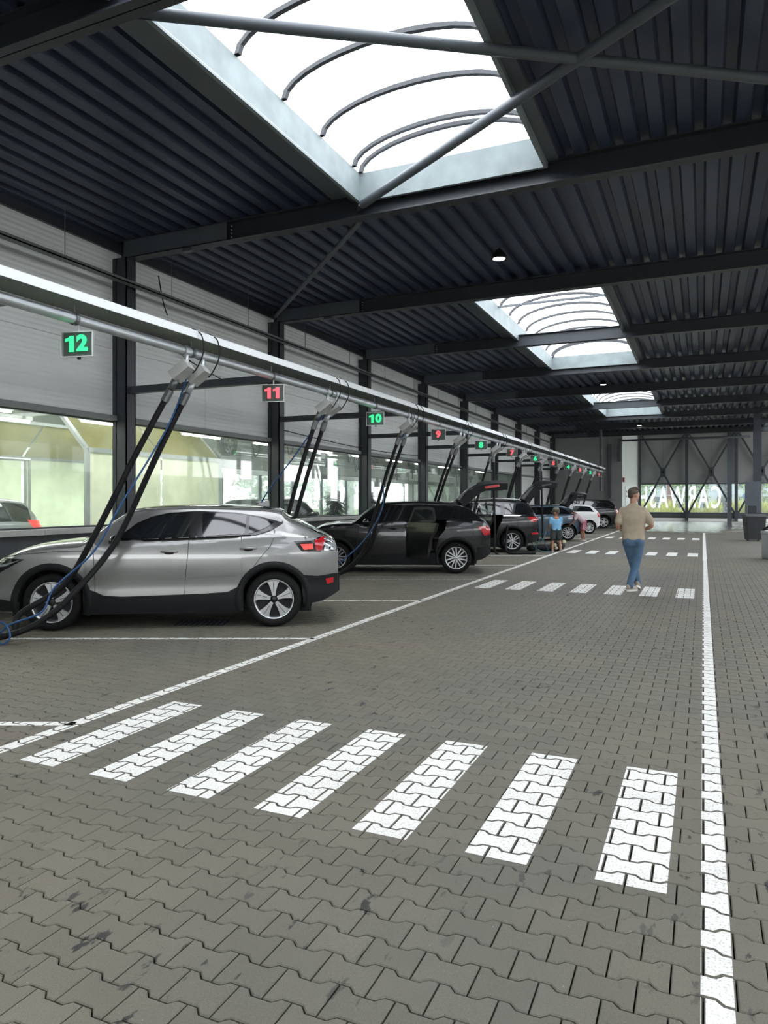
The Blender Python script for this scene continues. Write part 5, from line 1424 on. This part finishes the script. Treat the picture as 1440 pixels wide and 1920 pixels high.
c4.decal('side_lettering', [(-1.28, .93), (-1.47, .94), (-1.46, .87), (-1.29, .87)], WHITE, .006)
c4.hatch([(-1.26, 1.42), (-1.40, 1.6), (-1.62, 1.82), (-1.82, 1.90), (-2.15, 1.86)], .54, glass_end=.55, lampm=GLOSSB); cabin(c4, -1.2, .6, 1.3, .6)

# white hatchback
WHITEP = paint_car('white_car_paint', (0.72, 0.72, 0.71), 0.0, 0.3)
sp5 = bodyspec(2.5, .315, 1.95, -1.82, 1.46, .95, .98, 1.05, .84, .98, .35, -1.35, .95, k=.42, clad=False, arch=.015)
A5 = math.radians(204)
c5 = Car('hatchback_car', 'small white hatchback behind the bending child', place((-5.05, 35.72), A5, 2.5, .84), A5, sp5, WHITEP, W_SEV)
finish(c5, -1.48, .85, [(-.34, -.2), (-1.05, -.98)], lamp=[(-1.62, 1.02), (-1.78, 1.02), (-1.8, .8), (-1.7, .8)], handles=[(-.02, .9)], gap_x=(.85, -.2), ws=(.4, .94), rw=(-1.74, -1.44), rear_cut=((-1.5, 1.05), (-1.3, 1.32)))

# black SUV farthest
sp6 = bodyspec(2.81, .365, 2.25, -2.28, 1.69, 1.10, 1.13, 1.18, .95, 1.12, .48, -1.85, 1.1, k=.42)
A6 = math.radians(204)
c6 = Car('suv_car', 'large black SUV parked farthest away by the end wall', place((-5.25, 42.93), A6, 2.81, .95), A6, sp6, BLACKP, W_SIX)
finish(c6, -1.95, .95, [(-.3, -.18), (-1.18, -1.08)], lamp=[(-2.12, 1.18), (-2.24, 1.18), (-2.26, .82), (-2.14, .85)], handles=[(.08, 1.02), (-.95, 1.05)], gap_x=(.9, -.2), ws=(.5, 1.06), rw=(-2.18, -1.95), rear_cut=((-1.98, 1.22), (-1.6, 1.53)))
c6.strip('window_trim', [(-.3, 1.185), (-1.0, 1.20), (-1.62, 1.225), (-1.95, 1.30), (-1.6, 1.49), (-.9, 1.545)], .022, CHROME, .007)
MB().box(-2.2, -1.75, -.55, .55, 1.625, 1.65).build('roof_spoiler', BLACKP, c6.root)

# cars inside the wash tunnel
GREYP = paint_car('grey_car_paint', (0.42, 0.44, 0.45), .4, .3)
sp7 = bodyspec(2.6, .33, 2.1, -2.0, 1.46, .98, 1.0, 1.06, .88, 1.02, .38, -1.4, 1.0, k=.48, clad=False, arch=.02)
c7 = Car('suv_car', 'pale car with red tail lamp inside the wash enclosure', (-12.4, 7.7, 0), math.radians(-90), sp6, GREYP, W_SEV, 'cars inside the wash tunnel')
finish(c7, -1.95, .95, [(-.3, -.18), (-1.18, -1.08)], REDB, [(-1.85, 1.24), (-2.22, 1.22), (-2.26, 1.02), (-1.95, 1.06)], ws=(.5, 1.06), rw=(-2.18, -1.95))
c8 = Car('estate_car', 'black car being brushed inside the wash tunnel', (-12.9, 20.3, 0), math.radians(90), sp6, BLACKP, W_SIX, 'cars inside the wash tunnel')
finish(c8, -1.95, .95, [(-.3, -.18), (-1.18, -1.08)], REDB, [(-2.12, 1.18), (-2.24, 1.18), (-2.26, .92), (-2.14, .95)], ws=(.5, 1.06), rw=(-2.18, -1.95))
for wv in (W_VOLVO, W_FIVE, W_SIX, W_SEV):
    for ch in list(wv.children): bpy.data.objects.remove(ch)
    bpy.data.objects.remove(wv)

# ================================================================== PEOPLE
SKIN = mat('skin', (0.46, 0.25, 0.17), 0.55, noise=(9, .08)); HAIR = mat('brown_hair', (0.075, 0.056, 0.038), 0.6, noise=(30, .35), bump=(60, .8))
def cloth(name, col, sc=7): return mat(name, col, .85, noise=(sc, .10), bump=(14, .5))
def ring_loft(rings, n=18):
    """rings: (centre, rx, ry[, tilt matrix]) stacked, capped"""
    m = MB()
    for rg in rings:
        c, rx, ry = rg[0], rg[1], rg[2]; M = rg[3] if len(rg) > 3 else None
        for j in range(n):
            t = 2 * PI * j / n; ct, st = math.cos(t), math.sin(t)
            p = Vector((rx * abs(ct) ** .85 * (1 if ct >= 0 else -1), ry * abs(st) ** .85 * (1 if st >= 0 else -1), 0))
            if M is not None: p = M @ p
            m.v.append(tuple(p + Vector(c)))
    for i in range(len(rings) - 1):
        for j in range(n):
            j2 = (j + 1) % n; m.f.append((i * n + j, i * n + j2, (i + 1) * n + j2, (i + 1) * n + j))
    m.f.append(tuple(range(n))[::-1]); k = (len(rings) - 1) * n; m.f.append(tuple(k + j for j in range(n)))
    return m
def limb(pts, rad, n=14, sub=5):
    """tapered limb through joints"""
    P = cat_rom(pts, sub); R = []
    for i in range(len(pts) - 1):
        for q in range(sub): R.append(rad[i] + (rad[i + 1] - rad[i]) * q / sub)
    R.append(rad[-1]); m = MB().tube(P, R, n)
    m.ell(pts[0], (rad[0],) * 3, 12, 8); m.ell(pts[-1], (rad[-1],) * 3, 12, 8)
    return m
def merge(name, mbs, material, parent, voxel=.011, smooth=6):
    """fuse overlapping closed pieces into one continuous skin"""
    m = MB()
    for b in mbs: m.add(b.v, b.f)
    me = m.mesh(name); b = bmesh.new(); b.from_mesh(me); bmesh.ops.recalc_face_normals(b, faces=b.faces); b.to_mesh(me); b.free()
    o = new_obj(name, me, material, parent)
    r = o.modifiers.new('fuse', 'REMESH'); r.mode = 'VOXEL'; r.voxel_size = voxel
    s = o.modifiers.new('soft', 'SMOOTH'); s.factor = .5; s.iterations = smooth
    bpy.context.view_layer.update()
    nm = bpy.data.meshes.new_from_object(o.evaluated_get(bpy.context.evaluated_depsgraph_get()))
    o.modifiers.clear(); o.data = nm; nm.name = name
    if not nm.materials: nm.materials.append(material)
    nm.polygons.foreach_set('use_smooth', [True] * len(nm.polygons)); bpy.data.meshes.remove(me)
    return o
def hand(w, d, side, s=1.0, up=(0, 0, 1)):
    """palm, four fingers and thumb; w wrist, d pointing direction"""
    d = Vector(d).normalized(); u = Vector(up); r = d.cross(u).normalized(); u = r.cross(d).normalized(); w = Vector(w); L = []
    for q in (0, .5, 1): L.append(w + d * .085 * s * q)
    pm = MB().ell(w + d * .05 * s, (.05 * s, .028 * s, .045 * s), 12, 8, Matrix((d, u, r)).transposed()); outm = [pm, MB().tube([w - d * .03 * s, w + d * .03 * s], .027 * s, 12)]
    for k, (o_, l) in enumerate(((-.033, .068), (-.011, .078), (.011, .073), (.033, .056))):
        b = w + d * .085 * s + r * o_ * s
        outm.append(MB().tube([b - d * .02 * s, b + d * l * .45 * s - u * .006 * s, b + d * l * .8 * s - u * .028 * s, b + d * l * .85 * s - u * .045 * s], [.0095 * s, .009 * s, .0085 * s, .007 * s], 8))
    b = w + d * .03 * s - r * side * .04 * s
    outm.append(MB().tube([w + d * .02 * s, b + d * .01 * s, b + d * .045 * s - r * side * .012 * s - u * .02 * s], [.012 * s, .011 * s, .008 * s], 8))
    return outm
def head_parts(c, s, yaw, pitch=0.0):
    """skull, jaw, nose, ears, lips; facing local +y then turned by yaw"""
    M = (Matrix.Rotation(yaw, 4, 'Z') @ Matrix.Rotation(pitch, 4, 'X')).to_3x3(); c = Vector(c)
    def q(p): return c + M @ (Vector(p) * s)
    L = [MB().ell(q((0, -.012, .025)), (.076 * s, .096 * s, .098 * s), 18, 14, M), MB().ell(q((0, .022, -.045)), (.058 * s, .066 * s, .068 * s), 16, 12, M),
         MB().ell(q((0, .055, -.088)), (.030 * s, .028 * s, .022 * s), 12, 8, M),
         MB().tube([q((0, .085, .022)), q((0, .108, -.012)), q((0, .092, -.026))], [.010 * s, .017 * s, .012 * s], 10),
         MB().ell(q((0, .084, -.052)), (.026 * s, .012 * s, .010 * s), 10, 6, M), MB().ell(q((0, .084, .03)), (.05 * s, .012 * s, .012 * s), 12, 6, M)]
    for sx in (-1, 1): L.append(MB().ell(q((sx * .076, -.008, -.005)), (.011 * s, .022 * s, .032 * s), 10, 8, M))
    return L, q, M
def eyes(q, M, s, parent):
    for sx in (-1, 1):
        MB().ell(q((sx * .031, .081, .012)), (.013 * s, .007 * s, .007 * s), 10, 6, M).build('eye', WHITE, parent, True)
        MB().ell(q((sx * .031, .0875, .012)), (.006 * s, .003 * s, .006 * s), 8, 6, M).build('iris', BLACK, parent, True)

# ---- man walking away
man = thing('person', 'man in beige t-shirt and blue jeans walking away, seen from behind', 'person', (-1.136, 13.45, 0), math.radians(6))
H = (0.015, .03, 1.705)
hp, q, M = head_parts(H, 1.03, math.radians(-52))
parts = hp + [limb([(0, 0, 1.45), (0, .01, 1.55), (.005, .02, 1.63)], [.075, .058, .058]),
     ring_loft([((0, 0, .90), .15, .10), ((0, 0, 1.05), .14, .09), ((0, 0, 1.3), .17, .105), ((0, 0, 1.46), .15, .08), ((0, 0, 1.5), .07, .05)])]
armL = [(-.165, 0, 1.42), (-.258, -.05, 1.17), (-.20, .18, 1.08)]; armR = [(.165, 0, 1.42), (.305, -.045, 1.18), (.215, .17, 1.10)]
legR = [(.095, 0, .93), (.045, .05, .50), (-.055, -.10, .10)]; legL = [(-.09, 0, .93), (-.005, .19, .50), (.075, .16, .13)]
parts += [limb(armL, [.046, .042, .032]), limb(armR, [.046, .042, .032]), limb(legR, [.08, .055, .042]), limb(legL, [.08, .055, .042])]
parts += hand(armL[2], (.5, .8, .05), -1) + hand(armR[2], (-.5, .8, .05), 1)
body = merge('body', parts, SKIN, man, .0095, 3)
eyes(q, M, 1.03, man)
hr = merge('hair', [MB().ell(q((0, -.022, .048)), (.084, .102, .088), 18, 12, M), MB().ell(q((0, -.075, -.01)), (.066, .038, .055), 14, 10, M), MB().ell(q((.0, .045, .098)), (.066, .058, .036), 14, 10, M), MB().ell(q((.03, .0, .115)), (.055, .07, .03), 12, 8, M), MB().ell(q((-.05, -.01, .03)), (.032, .05, .06), 12, 8, M), MB().ell(q((.05, -.01, .03)), (.032, .05, .06), 12, 8, M)], HAIR, man, .009, 2)
SHIRT = cloth('beige_cotton', (0.42, 0.345, 0.255)); JEANS = cloth('blue_denim', (0.075, 0.135, 0.215), 16)
shirt = [ring_loft([((0, -.005, .905), .196, .125), ((0, -.005, 1.0), .192, .122), ((0, -.01, 1.15), .200, .125), ((0, -.015, 1.3), .222, .138), ((0, -.01, 1.40), .218, .130), ((0, 0, 1.465), .175, .100), ((0, .005, 1.515), .105, .078), ((0, .008, 1.555), .068, .066)]),
         limb([(-.165, 0, 1.425), (-.215, -.02, 1.33), (-.248, -.045, 1.235)], [.076, .074, .072]), limb([(.165, 0, 1.425), (.228, -.02, 1.33), (.282, -.04, 1.235)], [.076, .074, .072])]
merge('t_shirt', shirt, SHIRT, man, .012, 4)
jeans = [ring_loft([((0, 0, .80), .160, .118), ((0, 0, .88), .172, .125), ((0, 0, .97), .160, .112), ((0, 0, 1.0), .155, .105)]), MB().ell((.075, -.045, .875), (.095, .095, .105)), MB().ell((-.075, -.045, .875), (.095, .095, .105)),
         limb([(.09, -.01, .86), (.05, .045, .50), (-.05, -.09, .16), (-.055, -.1, .095)], [.104, .076, .060, .062]), limb([(-.085, .0, .86), (-.005, .175, .50), (.07, .16, .19), (.075, .165, .14)], [.104, .076, .060, .062])]
merge('jeans', jeans, JEANS, man, .012, 3)
SHOE = mat('beige_shoe', (.36, .30, .24), .7); SOLE = mat('white_sole', (.72, .70, .66), .7)
def shoe(ank, yaw, pitch, parent, s=1.0):
    M3 = (Matrix.Rotation(yaw, 4, 'Z') @ Matrix.Rotation(pitch, 4, 'X')).to_3x3(); a = Vector(ank)
    def T(p): return a + M3 @ (Vector(p) * s)
    up = [MB().ell(T((0, .05, -.045)), (.044 * s, .125 * s, .042 * s), 14, 10, M3), MB().ell(T((0, -.03, -.015)), (.042 * s, .055 * s, .058 * s), 14, 10, M3), MB().ell(T((0, .12, -.058)), (.046 * s, .06 * s, .03 * s), 14, 8, M3)]
    o = merge('shoe', up, SHOE, parent, .008, 2)
    pl = []
    for k in range(20):
        t = 2 * PI * k / 20; pl.append(((.046 + .006 * math.sin(t)) * math.cos(t), .05 + .14 * math.sin(t)))
    MM = Matrix.Translation(T((0, 0, -.095))) @ M3.to_4x4() @ Matrix.Diagonal((s, s, s, 1))
    MB().prism(pl, MM, .032).build('sole', SOLE, o, fix=True)
shoe((-.055, -.10, .096), math.radians(-42), 0, man); shoe((.077, .165, .125), math.radians(-8), math.radians(-20), man)

# ---- boy in blue shirt
def child(label, loc, rz, s, pose, shirtc, shortc, capc=None, hairc=None, name='x'):
    t = thing('person', label, 'person', loc, rz)
    p = pose
    hpp, qq, MM = head_parts(p['head'], s * 1.12, p['yaw'], p.get('pitch', 0))
    sh = lambda L: [tuple(v) for v in L]
    pr = hpp + [limb(p['neck'], [.05 * s, .042 * s]), limb(p['spine'], [.10 * s, .10 * s, .09 * s]), limb(p['armL'], [.038 * s, .034 * s, .025 * s]), limb(p['armR'], [.038 * s, .034 * s, .025 * s]),
                limb(p['legL'], [.066 * s, .047 * s, .034 * s]), limb(p['legR'], [.066 * s, .047 * s, .034 * s])]
    for nm, sg in (('armL', -1), ('armR', 1)):
        a = Vector(p[nm][2]); d = a - Vector(p[nm][1]); pr += hand(a, d, sg, .8 * s)
    merge('body', pr, mat('child_skin', (.40, .20, .12), .55), t, .0105, 3)
    eyes(qq, MM, s * 1.12, t)
    hm = [MB().ell(qq((0, -.022, .045)), (.086 * s * 1.12, .102 * s * 1.12, .088 * s * 1.12), 16, 12, MM), MB().ell(qq((0, -.07, -.01)), (.068 * s, .04 * s, .055 * s), 12, 8, MM)]
    merge('hair', hm, hairc or HAIR, t, .01, 2)
    if capc is not None:
        cm = [MB().ell(qq((0, -.012, .07)), (.095 * s * 1.12, .108 * s * 1.12, .08 * s * 1.12), 16, 10, MM), MB().ell(qq((0, .11, .05)), (.07 * s, .075 * s, .012 * s), 14, 6, MM)]
        merge('cap', cm, mat(name + '_cap', capc, .8, noise=(14, .4)), t, .009, 2)
    sp_ = [Vector(v) for v in p['spine']]
    sleeves = [limb([p['armL'][0], Vector(p['armL'][0]).lerp(Vector(p['armL'][1]), .6)], [.062 * s, .058 * s]), limb([p['armR'][0], Vector(p['armR'][0]).lerp(Vector(p['armR'][1]), .6)], [.062 * s, .058 * s])]
    d = (sp_[2] - sp_[0]).normalized(); zr = Vector((0, 0, 1)).rotation_difference(d).to_matrix()
    L = (sp_[2] - sp_[0]).length
    rg = [(sp_[0] + d * L * f, rx * s, ry * s, zr) for f, rx, ry in ((-.05, .155, .115), (.25, .15, .11), (.6, .158, .115), (.9, .150, .10), (1.08, .06, .055))]
    merge('t_shirt', [ring_loft(rg)] + sleeves, mat(name + '_shirt', shirtc, .85, noise=(7, .1)), t, .012, 3)
    hipL, hipR = Vector(p['legL'][0]), Vector(p['legR'][0])
    st = [MB().ell((hipL + hipR) / 2 + Vector((0, 0, .02 * s)), (.15 * s, .12 * s, .12 * s)), limb([hipL, hipL.lerp(Vector(p['legL'][1]), .8)], [.095 * s, .09 * s]), limb([hipR, hipR.lerp(Vector(p['legR'][1]), .8)], [.095 * s, .09 * s])]
    merge('shorts', st, mat(name + '_shorts', shortc, .85, noise=(7, .15)), t, .012, 3)
    for nm in ('legL', 'legR'):
        a = Vector(p[nm][2]); shoe((a.x, a.y, .085 * s + max(0, a.z - .1)), 0.0, 0, t, .78 * s)
    return t
boy = child('boy in light blue shirt, dark shorts and camouflage cap beside the estate', (-4.19, 22.62, 0), math.radians(24), 1.0,
    dict(head=(0, .02, 1.235), yaw=math.radians(35), pitch=-.25, neck=[(0, 0, 1.05), (0, .01, 1.14)], spine=[(0, 0, .70), (0, .0, .88), (0, 0, 1.04)],
         armL=[(-.15, 0, 1.03), (-.2, -.02, .83), (-.21, .15, .72)], armR=[(.15, 0, 1.03), (.16, .06, .84), (.02, .24, .76)],
         legL=[(-.085, 0, .68), (-.11, .02, .38), (-.12, -.01, .09)], legR=[(.085, 0, .68), (.11, .02, .38), (.14, -.02, .09)]),
    (.20, .44, .66), (.045, .055, .055), capc=(.16, .15, .11), name='boy')
girl = child('child in pale pink top and striped shorts bending into the blue hatchback', (-4.40, 29.45, 0), math.radians(112), .98,
    dict(head=(0, .46, 1.10), yaw=0.0, pitch=-.75, neck=[(0, .30, 1.06), (0, .40, 1.09)], spine=[(0, .0, .78), (0, .14, .93), (0, .28, 1.04)],
         armL=[(-.14, .30, 1.02), (-.16, .36, .80), (-.12, .48, .68)], armR=[(.14, .30, 1.02), (.15, .38, .80), (.1, .5, .70)],
         legL=[(-.08, -.04, .74), (-.08, .0, .40), (-.09, -.06, .09)], legR=[(.08, -.04, .74), (.09, .03, .40), (.08, .0, .09)]),
    (.66, .52, .56), (.55, .16, .22), name='girl', hairc=mat('dark_hair', (.02, .016, .013), .6))
for sg in (-1, 1):
    MB().bar((sg * .155, -.04, .78), (sg * .165, -.0, .47), .012, .05).build('white_stripe', WHITE, girl)
# visitor at the right edge
vis_ = child('person in dark top at the right edge, only an arm in frame', (1.86, 21.75, 0), math.radians(60), 1.2,
    dict(head=(0, .02, 1.50), yaw=0, neck=[(0, 0, 1.28), (0, .01, 1.38)], spine=[(0, 0, .85), (0, .0, 1.07), (0, 0, 1.27)],
         armL=[(-.18, 0, 1.25), (-.28, -.02, 1.0), (-.31, .08, .80)], armR=[(.18, 0, 1.25), (.23, -.02, 1.0), (.2, .12, .84)],
         legL=[(-.1, 0, .83), (-.11, .02, .46), (-.12, -.01, .1)], legR=[(.1, 0, .83), (.11, .02, .46), (.12, -.02, .1)]),
    (.015, .015, .017), (.03, .03, .035), name='visitor')

# ================================================================== SMALL THINGS ON THE FLOOR
bn = thing('wheelie_bin', 'dark grey rubbish bin with lid by the right edge', 'bin', (1.86, 32.2, 0), math.radians(10))
BINM = mat('dark_bin_plastic', (.028, .031, .034), .55)
m = MB(); m.add([(-.29, -.3, .05), (.29, -.3, .05), (.29, .3, .05), (-.29, .3, .05), (-.37, -.38, .98), (.37, -.38, .98), (.37, .38, .98), (-.37, .38, .98)], [(0, 3, 2, 1), (4, 5, 6, 7), (0, 1, 5, 4), (1, 2, 6, 5), (2, 3, 7, 6), (3, 0, 4, 7)])
b = m.build('bin_body', BINM, bn); bv = b.modifiers.new('round', 'BEVEL'); bv.width = .03; bv.segments = 3
m = MB(); m.add([(-.40, -.42, .98), (.40, -.42, .98), (.40, .42, .98), (-.40, .42, .98), (-.36, -.37, 1.05), (.36, -.37, 1.05), (.36, .37, 1.07), (-.36, .37, 1.07)], [(0, 3, 2, 1), (4, 5, 6, 7), (0, 1, 5, 4), (1, 2, 6, 5), (2, 3, 7, 6), (3, 0, 4, 7)])
m.build('lid', mat('bin_lid', (.05, .055, .055), .5), bn)
for x in (-.2, .2): MB().tube([(x, .30, .08), (x + .04, .30, .08)], .08, 14).build('wheel', TYRE, bn)
MB().tube([(-.3, .42, .97), (.3, .42, .97)], .015, 8).build('handle', BINM, bn)
cb = thing('grey_cabinet', 'small dark cabinet standing behind the rubbish bin', 'cabinet', (1.95, 35.2, 0))
MB().box(-.17, .17, -.15, .15, 0, 1.38).build('body', STEEL, cb); MB().box(-.19, .19, -.17, .17, 1.38, 1.42).build('cap', STEEL2, cb)
vm = thing('vacuum_drum', 'grey metal vacuum drum cut off by the right edge', 'vacuum machine', (1.80, 22.35, 0))
VG = mat('grey_drum_paint', (.30, .32, .32), .45, noise=(3, .1))
MB().lathe([(.001, 0), (.30, 0), (.33, .05), (.33, .74), (.31, .78), (.001, .78)], 28).build('drum', VG, vm, True)
MB().lathe([(.345, .70), (.345, .76), (.25, .86), (.08, .9), (.001, .9)], 28).build('lid', mat('drum_lid', (.42, .44, .44), .35, .5), vm, True)
MB().tube(cat_rom([(-.3, -.1, .8), (-.1, -.3, .93), (.2, -.2, .95), (.3, .1, .9)], 5), .03, 8).build('hose', HOSE, vm, True)
MB().cbox((-.05, -.05, .95), (.2, .16, .12)).build('motor_cap', CLAD, vm)

bag = thing('patterned_bag', 'black and cream patterned bag lying on the paving behind the boy', 'bag', (-4.33, 23.15, 0), math.radians(24))
CREAM = mat('cream_pattern_cloth', (.62, .55, .40), .85); BAGB = mat('black_bag_cloth', (.02, .02, .022), .8, bump=(10, .6))
merge('bag_body', [MB().ell((-.35, 0, .11), (.38, .2, .11)), MB().ell((-.75, .02, .09), (.16, .14, .10)), MB().ell((.1, .05, .17), (.25, .2, .17))], BAGB, bag, .014, 4)
rb = random.Random(11)
for k in range(9):
    a = rb.uniform(-.6, .9); x = rb.uniform(-.1, .28); zz = rb.uniform(.08, .3)
    MB().ell((.1 + (x - .1) * .95, .05 - .17 * math.cos((zz - .17) * 4), zz), (rb.uniform(.04, .075), .035, rb.uniform(.03, .06)), 10, 6, Matrix.Rotation(a, 3, 'Y')).build('cream_patch', CREAM, bag, True)
ah = tag(MB().tube(cat_rom([(-4.5, 22.75, .75), (-4.52, 22.5, .5), (-4.65, 22.35, .28), (-4.9, 22.25, .35), (-4.75, 22.4, .1), (-4.55, 22.45, .02), (-4.42, 22.5, .06), (-4.5, 22.35, .3), (-4.62, 22.3, .42), (-4.75, 22.3, .02), (-4.3, 22.5, .015)], 6), .014, 6).build('air_hose', mat('teal_hose', (.05, .13, .15), .45), None, True), 'dull teal air hose coiled beside the boy', 'hose', 'blue air hoses')
hz = tag(MB().tube(cat_rom([(-5.5, 21.7, .85), (-5.52, 21.55, .35), (-5.45, 21.4, .06), (-5.2, 21.35, .04), (-4.75, 21.5, .04), (-4.6, 21.45, .04), (-4.7, 21.3, .04), (-5.3, 21.05, .04)], 6), .036, 8).build('suction_hose', HOSE, None, True), 'black suction hose end lying by the estate rear wheel', 'hose', 'black suction hoses')
gr = thing('drain_grate', 'dark drain grate in the paving below the silver car', 'drain', (-6.0, 7.62, .0), math.radians(24))
MB().box(-.32, .32, -.2, .2, .0005, .004).build('frame', CLAD, gr)
for k in range(9): MB().box(-.29 + k * .068, -.25 + k * .068, -.17, .17, .004, .007).build('bar', STEEL2, gr)
